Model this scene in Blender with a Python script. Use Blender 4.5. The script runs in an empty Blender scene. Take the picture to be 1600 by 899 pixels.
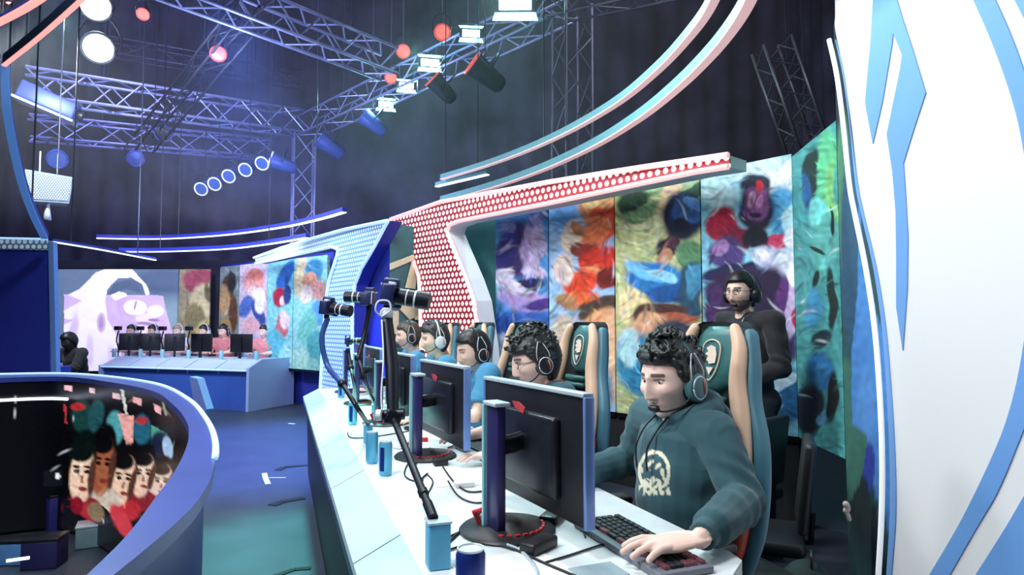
import bpy, bmesh, math, random
import numpy as np
from mathutils import Vector, Matrix, Euler, noise

S = bpy.context.scene
COL = S.collection
V = Vector
PI = math.pi
random.seed(7)

# ------------------------------------------------------------------ camera
CAM = V((0, 0, 1.35))
PITCH = math.atan(55.5 / 1000)
cd = bpy.data.cameras.new('camera')
cd.sensor_width = 36; cd.lens = 22.5; cd.clip_start = 0.05; cd.clip_end = 200
camo = bpy.data.objects.new('camera', cd); COL.objects.link(camo)
camo.location = CAM; camo.rotation_euler = (PI / 2 + PITCH, 0, 0)
S.camera = camo
S.view_settings.view_transform = 'Standard'
S.view_settings.look = 'None'
S.view_settings.gamma = 1
S.view_settings.use_curve_mapping = False
S.view_settings.exposure = 0.0
S.cycles.use_denoising = True
S.cycles.max_bounces = 5
S.cycles.sample_clamp_indirect = 4

def lin(h):
    if isinstance(h, str):
        h = h.lstrip('#'); c = [int(h[i:i + 2], 16) / 255 for i in (0, 2, 4)]
    else:
        c = [x / 255 for x in h]
    return tuple(x / 12.92 if x <= .04045 else ((x + .055) / 1.055) ** 2.4 for x in c)

# ------------------------------------------------------------------ world + stage lights, with unseen fill lights added
w = bpy.data.worlds.new('hall_air'); S.world = w; w.use_nodes = True
w.node_tree.nodes['Background'].inputs[0].default_value = (.30, .32, .62, 1)
w.node_tree.nodes['Background'].inputs[1].default_value = 0.10

def light(kind, name, loc, target, power, color, size=.5, angle=60, blend=.6):
    d = bpy.data.lights.new(name, kind); d.energy = power; d.color = color
    if kind == 'AREA': d.shape = 'DISK'; d.size = size
    if kind == 'SPOT': d.spot_size = math.radians(angle); d.spot_blend = blend; d.shadow_soft_size = size
    o = bpy.data.objects.new(name, d); COL.objects.link(o); o.location = loc
    o.rotation_euler = (V(target) - V(loc)).to_track_quat('-Z', 'Y').to_euler()
    return o
light('AREA', 'stage_light_desk', (-1.3, 1.0, 4.3), (.3, 2.6, .8), 92, (.86, .96, 1), .7)  # unseen area light added over the near desk
light('AREA', 'stage_light_desk_far', (-2.6, 4.3, 4.4), (-.8, 5.0, .9), 95, (.82, .93, 1), .7)  # unseen area light added for the far half of the desk
light('AREA', 'stage_light_banners', (-.6, 3.6, 4.4), (1.0, 5.2, 1.4), 95, (.95, .97, 1), .8)  # unseen area light added to brighten the banners
light('AREA', 'stage_light_fascia', (-1.6, .6, 3.4), (1.5, 2.4, 1.4), 24, (1, .96, .93), .8)  # unseen area light added to brighten the fascia
light('AREA', 'stage_light_far_team', (-6.0, 7.2, 4.6), (-5.5, 11.5, 1.2), 230, (.85, .90, 1), .9)  # unseen area light added above the far team
light('SPOT', 'stage_light_teal', (-1.5, 5.0, 4.6), (-1.30, 4.0, 0), 2900, (.16, .95, .72), .2, 25, .8)
light('SPOT', 'stage_light_blue', (-3.0, 6.6, 4.8), (-2.4, 7.0, 0), 4600, (.10, .22, 1), .3, 56, .7)
light('SPOT', 'stage_light_blue_pit', (-1.0, -.5, 4.4), (-1.6, 2.6, .8), 35, (.16, .30, 1), .3, 60, .7)  # unseen blue fill added for the curved desk
light('AREA', 'hall_blue_wash', (-8, 9, 8.5), (-8, 18, 3), 520, (.30, .30, .95), 3)  # added blue fill on the drapes, no fixture built
light('AREA', 'hall_dim_wash', (2, 8, 8.7), (3, 18, 4), 260, (.6, .58, .75), 3)  # added dim fill on the drapes, no fixture built
light('SPOT', 'hall_teal_wash', (-1, 9, 6.5), (-1.0, 18, 6.5), 900, (.25, .8, .8), .5, 55, 1)  # added teal light brightening the back drape
light('AREA', 'key_light_faces', (-2.2, .9, 3.0), (.4, 2.6, 1.1), 40, (.96, .97, 1), .5)  # added light brightening the faces, no fixture built
light('AREA', 'backdrop_blue_wash', (-5, 14.2, 1.0), (-4.5, 18, 3.2), 160, (.16, .18, 1), 1.5)  # added blue light hidden behind the set, tints the drape
light('AREA', 'truss_blue_wash', (-4, 8, 2.9), (-4, 11.5, 5.5), 230, (.55, .62, 1), 1.5)  # added fill brightening the trusses, no fixture built

# ------------------------------------------------------------------ camera rays (to read places off the picture)
cp, sp = math.cos(PITCH), math.sin(PITCH)
def ray(px, py):
    dx = (px - 800) / 1000; dy = (449.5 - py) / 1000
    return V((dx, cp - dy * sp, sp + dy * cp))
def at_y(px, py, Y):
    r = ray(px, py); return CAM + r * (Y / r.y)
def at_z(px, py, z):
    r = ray(px, py); return CAM + r * ((z - CAM.z) / r.z)
def on_plane(px, py, p0, n):
    r = ray(px, py); return CAM + r * ((V(p0) - CAM).dot(n) / r.dot(n))
def project(P):     # Nx3 array -> photo pixels
    x = P[:, 0]; y = P[:, 1]; z = P[:, 2] - CAM.z
    f = y * cp + z * sp; u = -y * sp + z * cp
    f = np.where(np.abs(f) < 1e-4, 1e-4, f)
    return 800 + 1000 * x / f, 449.5 - 1000 * u / f

# near desk frame: u runs along the desk away from the camera, v across it towards the players
DD = V((-.3387, .9409, 0)); DN = V((.9409, .3387, 0))
def dk(u, v, z=0): return DD * u + DN * v + V((0, 0, z))
def dk_inv(p): return V((p.dot(DD), p.dot(DN), p.z))
AWAY = math.atan2(-DN.y, -DN.x)

# ------------------------------------------------------------------ materials
MATS = {}
def mat(name, c, rough=.5, metal=0., var=.06, scale=18, bump=0., emit=None, es=0., sheen=0., coat=0.):
    if name in MATS: return MATS[name]
    m = bpy.data.materials.new(name); m.use_nodes = True
    nt = m.node_tree; b = nt.nodes['Principled BSDF']; L = nt.links
    b.inputs['Roughness'].default_value = rough; b.inputs['Metallic'].default_value = metal
    col = lin(c)
    tc = nt.nodes.new('ShaderNodeTexCoord'); n = nt.nodes.new('ShaderNodeTexNoise')
    n.inputs['Scale'].default_value = scale; n.inputs['Detail'].default_value = 4
    L.new(tc.outputs['Object'], n.inputs['Vector'])
    r = nt.nodes.new('ShaderNodeValToRGB')
    r.color_ramp.elements[0].position = .3; r.color_ramp.elements[1].position = .7
    r.color_ramp.elements[0].color = tuple(x * (1 - var) for x in col) + (1,)
    r.color_ramp.elements[1].color = tuple(min(1, x * (1 + var)) for x in col) + (1,)
    L.new(n.outputs['Fac'], r.inputs['Fac']); L.new(r.outputs['Color'], b.inputs['Base Color'])
    if bump:
        bp = nt.nodes.new('ShaderNodeBump'); bp.inputs['Strength'].default_value = bump; bp.inputs['Distance'].default_value = .01
        L.new(n.outputs['Fac'], bp.inputs['Height']); L.new(bp.outputs['Normal'], b.inputs['Normal'])
    if emit:
        b.inputs['Emission Color'].default_value = lin(emit) + (1,); b.inputs['Emission Strength'].default_value = es
    if coat: b.inputs['Coat Weight'].default_value = coat
    if sheen: b.inputs['Sheen Weight'].default_value = sheen
    MATS[name] = m; return m

def mat_paint(name, rough=.6, emit=0., coat=0., sheen=0.):
    """colour comes from the surface's own printed pattern (attribute Col)"""
    if name in MATS: return MATS[name]
    m = bpy.data.materials.new(name); m.use_nodes = True
    nt = m.node_tree; b = nt.nodes['Principled BSDF']
    a = nt.nodes.new('ShaderNodeAttribute'); a.attribute_name = 'Col'
    nt.links.new(a.outputs['Color'], b.inputs['Base Color'])
    b.inputs['Roughness'].default_value = rough
    if emit:
        nt.links.new(a.outputs['Color'], b.inputs['Emission Color']); b.inputs['Emission Strength'].default_value = emit
    if coat: b.inputs['Coat Weight'].default_value = coat
    if sheen: b.inputs['Sheen Weight'].default_value = sheen
    MATS[name] = m; return m

def mat_hex(name, c_base, c_dot, scale, rad, es, rough=.5):
    """perforated sheet with light behind the holes"""
    m = bpy.data.materials.new(name); m.use_nodes = True
    nt = m.node_tree; b = nt.nodes['Principled BSDF']; L = nt.links
    uv = nt.nodes.new('ShaderNodeUVMap'); 
    def vm(op, a, bb=None):
        n = nt.nodes.new('ShaderNodeVectorMath'); n.operation = op
        L.new(a, n.inputs[0]) if not isinstance(a, tuple) else None
        if bb is not None: n.inputs[1].default_value = bb
        return n
    s = vm('MULTIPLY', uv.outputs['UV'], (scale, scale, 0))
    q = (1, 1.7320508, 1)
    a1 = vm('MODULO', s.outputs[0], q); a2 = vm('SUBTRACT', a1.outputs[0], (.5, .866, 0)); a3 = vm('LENGTH', a2.outputs[0])
    o = vm('ADD', s.outputs[0], (.5, .866, 0))
    b1 = vm('MODULO', o.outputs[0], q); b2 = vm('SUBTRACT', b1.outputs[0], (.5, .866, 0)); b3 = vm('LENGTH', b2.outputs[0])
    mn = nt.nodes.new('ShaderNodeMath'); mn.operation = 'MINIMUM'
    L.new(a3.outputs['Value'], mn.inputs[0]); L.new(b3.outputs['Value'], mn.inputs[1])
    lt = nt.nodes.new('ShaderNodeMapRange'); lt.inputs['From Min'].default_value = rad + .05; lt.inputs['From Max'].default_value = rad - .05
    L.new(mn.outputs[0], lt.inputs['Value'])
    mx = nt.nodes.new('ShaderNodeMix'); mx.data_type = 'RGBA'
    mx.inputs['A'].default_value = lin(c_base) + (1,); mx.inputs['B'].default_value = lin(c_dot) + (1,)
    L.new(lt.outputs[0], mx.inputs['Factor']); L.new(mx.outputs['Result'], b.inputs['Base Color'])
    b.inputs['Emission Color'].default_value = lin(c_dot) + (1,)
    ml = nt.nodes.new('ShaderNodeMath'); ml.operation = 'MULTIPLY'; ml.inputs[1].default_value = es
    L.new(lt.outputs[0], ml.inputs[0]); L.new(ml.outputs[0], b.inputs['Emission Strength'])
    b.inputs['Roughness'].default_value = rough
    return m

# ------------------------------------------------------------------ objects
ROOT = {}
def tag(o, label=None, cat=None, group=None, kind=None):
    if label: o['label'] = label
    if cat: o['category'] = cat
    if group: o['group'] = group
    if kind: o['kind'] = kind
    return o
def thing(name, label, cat, loc=(0, 0, 0), rz=0., group=None, rot=None):
    o = bpy.data.objects.new(name, None); COL.objects.link(o)
    o.empty_display_size = .05
    o.location = loc; o.rotation_euler = rot if rot else (0, 0, rz)
    ROOT[o] = Matrix.Translation(V(loc)) @ (Euler(rot).to_matrix().to_4x4() if rot else Matrix.Rotation(rz, 4, 'Z'))
    return tag(o, label, cat, group)
def dup(root, loc, rz, label, group=None, rot=None):
    r = root.copy(); COL.objects.link(r); r.location = loc; r.rotation_euler = rot if rot else (0, 0, rz)
    r['label'] = label
    if group: r['group'] = group
    for ch in list(root.children):
        c = ch.copy(); COL.objects.link(c); c.parent = r
        for g in ch.children:
            d = g.copy(); COL.objects.link(d); d.parent = c
    ROOT[r] = Matrix.Translation(V(loc)) @ (Euler(rot).to_matrix().to_4x4() if rot else Matrix.Rotation(rz, 4, 'Z'))
    return r

def catmull(P, n=8, closed=False):
    P = [V(p) for p in P]; out = []; N = len(P)
    rng = range(N if closed else N - 1)
    for i in rng:
        if closed: a, b, c, d = P[i - 1], P[i], P[(i + 1) % N], P[(i + 2) % N]
        else: a, b, c, d = P[max(i - 1, 0)], P[i], P[i + 1], P[min(i + 2, N - 1)]
        for k in range(n):
            t = k / n
            out.append(.5 * ((2 * b) + (c - a) * t + (2 * a - 5 * b + 4 * c - d) * t * t + (3 * b - a - 3 * c + d) * t ** 3))
    if not closed: out.append(P[-1])
    return out
def lerp(a, b, t): return a + (b - a) * t

class MB:
    """collects shapes that make ONE mesh"""
    def __init__(self): self.v = []; self.f = []; self.uv = None
    def add(self, vs, fs):
        k = len(self.v); self.v += [V(p) for p in vs]; self.f += [tuple(i + k for i in f) for f in fs]; return self
    def box(self, c, s, R=None, bev=0.):
        c = V(c); hx, hy, hz = s[0] / 2, s[1] / 2, s[2] / 2
        if bev <= 0:
            vs = [V((x, y, z)) for x in (-hx, hx) for y in (-hy, hy) for z in (-hz, hz)]
            fs = [(0, 1, 3, 2), (4, 6, 7, 5), (0, 4, 5, 1), (2, 3, 7, 6), (0, 2, 6, 4), (1, 5, 7, 3)]
        else:
            bm = bmesh.new(); bmesh.ops.create_cube(bm, size=1)
            for q in bm.verts: q.co = V((q.co.x * s[0], q.co.y * s[1], q.co.z * s[2]))
            bmesh.ops.bevel(bm, geom=list(bm.edges), offset=bev, segments=3, profile=.5, affect='EDGES')
            bm.verts.index_update(); vs = [q.co.copy() for q in bm.verts]; fs = [[q.index for q in f.verts] for f in bm.faces]; bm.free()
        if R is not None:
            R = R if isinstance(R, Matrix) else Euler(R).to_matrix()
            vs = [R @ p for p in vs]
        return self.add([p + c for p in vs], fs)
    def tube(self, P, r, n=10, cap=True, flat=1., up=None, round_=False):
        P = [V(p) for p in P]
        if not hasattr(r, '__len__'): r = [r] * len(P)
        r = list(r)
        if round_:
            d0 = (P[0] - P[1]).normalized(); d1 = (P[-1] - P[-2]).normalized(); A = []; RA = []; B = []; RB = []
            for k in (0, 1, 2):
                a = k * PI / 6; A.append(P[0] + d0 * r[0] * math.cos(a)); RA.append(max(r[0] * math.sin(a), r[0] * .08))
                B.append(P[-1] + d1 * r[-1] * math.cos(a)); RB.append(max(r[-1] * math.sin(a), r[-1] * .08))
            P = A + P + B[::-1]; r = RA + r + RB[::-1]
        N = len(P); vs = []; fs = []
        t = (P[1] - P[0]).normalized()
        u = V(up) if up is not None else V((0, 0, 1))
        if abs(t.dot(u)) > .95: u = V((1, 0, 0))
        s = t.cross(u).normalized(); u = s.cross(t).normalized()
        for i in range(N):
            t = (P[min(i + 1, N - 1)] - P[max(i - 1, 0)]).normalized()
            if up is not None and abs(t.dot(V(up))) < .95: s = t.cross(V(up)).normalized()
            else: s = (s - t * s.dot(t)).normalized()
            u = s.cross(t).normalized()
            for k in range(n):
                a = 2 * PI * k / n
                vs.append(P[i] + s * (math.cos(a) * r[i]) + u * (math.sin(a) * r[i] * flat))
        for i in range(N - 1):
            for k in range(n):
                k2 = (k + 1) % n; fs.append((i * n + k, i * n + k2, (i + 1) * n + k2, (i + 1) * n + k))
        if cap: fs.append(tuple(range(n))[::-1]); fs.append(tuple((N - 1) * n + k for k in range(n)))
        return self.add(vs, fs)
    def cyl(self, a, b, r0, r1=None, n=20): return self.tube([a, b], [r0, r0 if r1 is None else r1], n)
    def lathe(self, prof, c=(0, 0, 0), n=28, R=None):
        c = V(c); vs = []; fs = []; N = len(prof)
        for r, z in prof:
            for k in range(n):
                a = 2 * PI * k / n; p = V((math.cos(a) * max(r, 1e-4), math.sin(a) * max(r, 1e-4), z))
                vs.append((R @ p if R is not None else p) + c)
        for i in range(N - 1):
            for k in range(n):
                k2 = (k + 1) % n; fs.append((i * n + k, i * n + k2, (i + 1) * n + k2, (i + 1) * n + k))
        fs.append(tuple(range(n))[::-1]); fs.append(tuple((N - 1) * n + k for k in range(n)))
        return self.add(vs, fs)
    def ball(self, c, r, R=None, n=14):
        c = V(c); r = (r, r, r) if not hasattr(r, '__len__') else r; vs = []; fs = []
        vs.append(V((0, 0, r[2])))
        for i in range(1, n):
            t = PI * i / n
            for k in range(n * 2):
                a = PI * k / n; vs.append(V((r[0] * math.sin(t) * math.cos(a), r[1] * math.sin(t) * math.sin(a), r[2] * math.cos(t))))
        vs.append(V((0, 0, -r[2]))); m = 2 * n
        for k in range(m): fs.append((0, 1 + k, 1 + (k + 1) % m))
        for i in range(n - 2):
            for k in range(m):
                a = 1 + i * m + k; b = 1 + i * m + (k + 1) % m; fs.append((a, a + m, b + m, b))
        e = len(vs) - 1; q = 1 + (n - 2) * m
        for k in range(m): fs.append((e, q + (k + 1) % m, q + k))
        if R is not None: R = R if isinstance(R, Matrix) else Euler(R).to_matrix(); vs = [R @ p for p in vs]
        return self.add([p + c for p in vs], fs)
    def prism(self, poly, ext):
        """closed outline (3D points) pushed out by vector ext"""
        poly = [V(p) for p in poly]; n = len(poly); ext = V(ext)
        fs = [tuple(range(n)), tuple(range(2 * n - 1, n - 1, -1))]
        fs += [(i, i + n, (i + 1) % n + n, (i + 1) % n) for i in range(n)]
        return self.add(poly + [p + ext for p in poly], fs)
    def build(self, name, m, parent=None, smooth=False, world=False, uvplane=None, solid=True):
        me = bpy.data.meshes.new(name)
        vs = self.v
        if world and parent is not None:
            inv = full(parent).inverted(); vs = [inv @ p for p in vs]
        me.from_pydata([tuple(p) for p in vs], [], self.f)
        me.update()
        if solid:
            bm = bmesh.new(); bm.from_mesh(me); bmesh.ops.recalc_face_normals(bm, faces=bm.faces); bm.to_mesh(me); bm.free()
        if uvplane:
            p0, e1, e2 = uvplane; uvl = me.uv_layers.new(name='UVMap')
            for lp in me.loops:
                p = self.v[lp.vertex_index] - V(p0); uvl.data[lp.index].uv = (p.dot(e1) + 50, p.dot(e2) + 50)
        if m: me.materials.append(m)
        if smooth is True: me.shade_smooth()
        elif smooth:
            try: me.set_sharp_from_angle(angle=math.radians(smooth)); 
            except Exception: pass
            for p in me.polygons: p.use_smooth = True
        o = bpy.data.objects.new(name, me); COL.objects.link(o)
        if parent is not None: o.parent = parent
        return o
def full(o):
    M = Matrix.Identity(4)
    while o is not None:
        M = ROOT.get(o, Matrix.Identity(4)) @ M; o = o.parent
    return M

def fuse(mb, name, m, parent, voxel=.006, smooth=4, paint=None, shape=None, world=False):
    """one continuous skin over overlapping shapes"""
    me = bpy.data.meshes.new('tmp'); me.from_pydata([tuple(p) for p in mb.v], [], mb.f)
    bm = bmesh.new(); bm.from_mesh(me); bmesh.ops.recalc_face_normals(bm, faces=bm.faces); bm.to_mesh(me); bm.free()
    o = bpy.data.objects.new('tmp', me); COL.objects.link(o)
    r = o.modifiers.new('r', 'REMESH'); r.mode = 'VOXEL'; r.voxel_size = voxel
    if smooth: s = o.modifiers.new('s', 'SMOOTH'); s.factor = .5; s.iterations = smooth
    dg = bpy.context.evaluated_depsgraph_get(); dg.update()
    new = bpy.data.meshes.new_from_object(o.evaluated_get(dg), depsgraph=dg)
    bpy.data.objects.remove(o); bpy.data.meshes.remove(me)
    new.name = name; n = len(new.vertices)
    P = np.empty(n * 3); new.vertices.foreach_get('co', P); P = P.reshape(-1, 3)
    N = np.empty(n * 3); new.vertices.foreach_get('normal', N); N = N.reshape(-1, 3)
    if shape is not None:
        P = shape(P, N); new.vertices.foreach_set('co', P.ravel()); new.update()
    if paint is not None:
        C = paint(P, N); a = new.color_attributes.new('Col', 'FLOAT_COLOR', 'POINT')
        a.data.foreach_set('color', np.concatenate([C, np.ones((n, 1))], 1).ravel())
    if world and parent is not None:
        new.transform(full(parent).inverted())
    new.materials.clear(); new.materials.append(m); new.shade_smooth()
    o = bpy.data.objects.new(name, new); COL.objects.link(o); o.parent = parent
    return o

# ------------------------------------------------------------------ printed panels
def swirl(X, Y, seed, k=1.):
    rs = np.random.RandomState(seed); dx = 0; dy = 0
    for i in range(7):
        a = rs.rand() * 6.28; f = (.035 + .11 * rs.rand()) * k; p = rs.rand() * 6.28; am = .32 / f * (.4 + .5 * rs.rand())
        q = np.sin((X * math.cos(a) + Y * math.sin(a)) * f + p) * am
        dx = dx + q * math.sin(a); dy = dy - q * math.cos(a)
    return dx, dy
def paint_px(X, Y, bg, shapes, seed=0, warp=1., tex=.18, freq=1., strokes=0, ssize=1.):
    """flat print colours from soft ellipses and outlines given in photo pixels"""
    C = np.zeros(X.shape + (3,)); C[:] = lin(bg)
    dx, dy = swirl(X, Y, seed, freq); Xw = X + dx * warp; Yw = Y + dy * warp
    for s in shapes:
        if s[0] == 'poly':
            pts = s[1]; ins = np.zeros(X.shape, bool); n = len(pts); Xq = X + dx * .15 * warp; Yq = Y + dy * .15 * warp
            for i in range(n):
                x0, y0 = pts[i]; x1, y1 = pts[(i + 1) % n]
                if y0 == y1: continue
                c = ((y0 > Yq) != (y1 > Yq)) & (Xq < (x1 - x0) * (Yq - y0) / (y1 - y0) + x0); ins ^= c
            C[ins] = lin(s[2]); continue
        cx, cy, rx, ry, an, col = s[:6]; soft = s[6] if len(s) > 6 else .35
        a = math.radians(an); U = Xw - cx; W = Yw - cy
        d = np.sqrt(((U * math.cos(a) + W * math.sin(a)) / rx) ** 2 + ((-U * math.sin(a) + W * math.cos(a)) / ry) ** 2)
        al = np.clip((1 + soft / 2 - d) / soft, 0, 1); al = al * al * (3 - 2 * al)
        C = C * (1 - al[..., None]) + np.array(lin(col)) * al[..., None]
    if strokes:
        rs = np.random.RandomState(seed + 11); x0, x1, y0, y1 = X.min(), X.max(), Y.min(), Y.max(); H_, W_2 = X.shape
        for i in range(strokes):
            r_, c_ = rs.randint(H_), rs.randint(W_2); cx, cy = X[r_, c_], Y[r_, c_]; k = C[r_, c_] * (2.0 ** rs.uniform(-1.3, .8)) * (1 + rs.uniform(-.25, .25, 3))
            if rs.rand() < .05: k = np.array([.75, .78, .82]) * rs.uniform(.7, 1.1)
            a = math.sin(cx * .03 + seed) * 1.5 + math.cos(cy * .025) * 1.2 + rs.uniform(-.4, .4); L_ = rs.uniform(5, 17) * ssize; w_ = rs.uniform(1.1, 3.2) * ssize
            m = (np.abs(X - cx) < L_ * 1.3) & (np.abs(Y - cy) < L_ * 1.3)
            if not m.any(): continue
            U = X[m] - cx; W = Y[m] - cy; u = U * math.cos(a) + W * math.sin(a); v = -U * math.sin(a) + W * math.cos(a) + .02 * u * u * rs.uniform(-1, 1)
            al = .8 * np.clip(1.3 - np.sqrt((u / L_) ** 2 + (v / w_) ** 2), 0, 1)[:, None] * .85
            C[m] = C[m] * (1 - al) + np.clip(k, 0, 1) * al
    if tex:
        rs = np.random.RandomState(seed + 5); t = np.zeros(X.shape)
        for i in range(6):
            a = rs.rand() * 3.14; f = (.12 + .35 * rs.rand()) * freq
            t += np.sin((Xw * math.cos(a) + Yw * math.sin(a)) * f + 3 * np.sin((Xw * math.sin(a) - Yw * math.cos(a)) * f * .35 + i))
        C = C * (1 + tex * t[..., None] / 2.4)
    if strokes: C = np.clip(C, 0, 1) ** 1.18
    return np.clip(C, 0, 1)
def grid_mesh(name, Pts, m, parent, colours, thick=None):
    """Pts: (H,W,3) array front surface; thick = vector to the back"""
    H, W, _ = Pts.shape; P = Pts.reshape(-1, 3)
    idx = np.arange(H * W).reshape(H, W)
    q = np.stack([idx[:-1, :-1], idx[1:, :-1], idx[1:, 1:], idx[:-1, 1:]], -1).reshape(-1, 4)
    C = colours.reshape(-1, 3)
    if thick is not None:
        ring = np.concatenate([idx[0, :-1], idx[:-1, -1], idx[-1, :0:-1], idx[:0:-1, 0]])
        B = P[ring] + np.array(thick); base = H * W; k = len(ring)
        sd = np.array([[ring[i], ring[(i + 1) % k], base + (i + 1) % k, base + i] for i in range(k)])
        P = np.concatenate([P, B]); C = np.concatenate([C, C[ring]]); q = np.concatenate([q, sd])
        back = tuple(int(base + i) for i in range(k))[::-1]
    else: back = None
    if parent is not None:
        inv = np.array(full(parent).inverted()); P = P @ inv[:3, :3].T + inv[:3, 3]
    me = bpy.data.meshes.new(name)
    faces = [tuple(int(j) for j in r) for r in q] + ([back] if back else [])
    me.from_pydata([tuple(p) for p in P], [], faces); me.update()
    a = me.color_attributes.new('Col', 'FLOAT_COLOR', 'POINT')
    a.data.foreach_set('color', np.concatenate([C, np.ones((len(P), 1))], 1).ravel())
    me.materials.append(m)
    o = bpy.data.objects.new(name, me); COL.objects.link(o); o.parent = parent
    return o
def print_panel(name, TL, TR, BR, BL, m, parent, bg, shapes, step=1.5, thick=None, **kw):
    TL, TR, BR, BL = [np.array(p, float) for p in (TL, TR, BR, BL)]
    X, Y = project(np.array([TL, TR, BR, BL]))
    W = max(8, int(max(abs(X[1] - X[0]), abs(X[2] - X[3])) / step)); H = max(8, int(max(abs(Y[3] - Y[0]), abs(Y[2] - Y[1])) / step))
    s = np.linspace(0, 1, W)[None, :, None]; t = np.linspace(0, 1, H)[:, None, None]
    P = (TL * (1 - s) + TR * s) * (1 - t) + (BL * (1 - s) + BR * s) * t
    X, Y = project(P.reshape(-1, 3))
    C = paint_px(X.reshape(H, W), Y.reshape(H, W), bg, shapes, **kw)
    return grid_mesh(name, P, m, parent, C, thick)
def structure(o): o['kind'] = 'structure'; return o
# ================================================================== ROOM
m_floor = mat('floor_vinyl', (58, 67, 80), .42, 0, .14, 3.5, .05)
m_black = mat('black_drape', (70, 70, 78), .95, 0, .55, .9, .3)
m_ceil = mat('ceiling_black', (20, 20, 26), .95, 0, .2, 2)
structure(MB().box((-6, 8, -.05), (28, 30, .1)).build('floor', m_floor))
structure(MB().box((-6, 8, 12.05), (28, 30, .1)).build('ceiling', m_ceil))
def drape(name, p0, p1, h=12, folds=40, amp=.05):
    p0, p1 = V(p0), V(p1); n = (p1 - p0).cross(V((0, 0, 1))).normalized(); vs = []; fs = []; K = folds * 6
    for i in range(K + 1):
        p = p0.lerp(p1, i / K) + n * amp * (math.sin(i * 2 * PI / 6) + .5 * math.sin(i * .37))
        vs += [p, p + V((0, 0, h))]
    for i in range(K): fs.append((2 * i, 2 * i + 2, 2 * i + 3, 2 * i + 1))
    m = MB(); m.add(vs, fs); return structure(m.build(name, m_black, smooth=True, solid=False))
drape('wall_back', (-20, 18, 0), (8, 18, 0))
drape('wall_left', (-20, -7, 0), (-20, 18, 0))
drape('wall_right', (8, 18, 0), (8, -7, 0))
drape('wall_front', (8, -7, 0), (-20, -7, 0))

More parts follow.
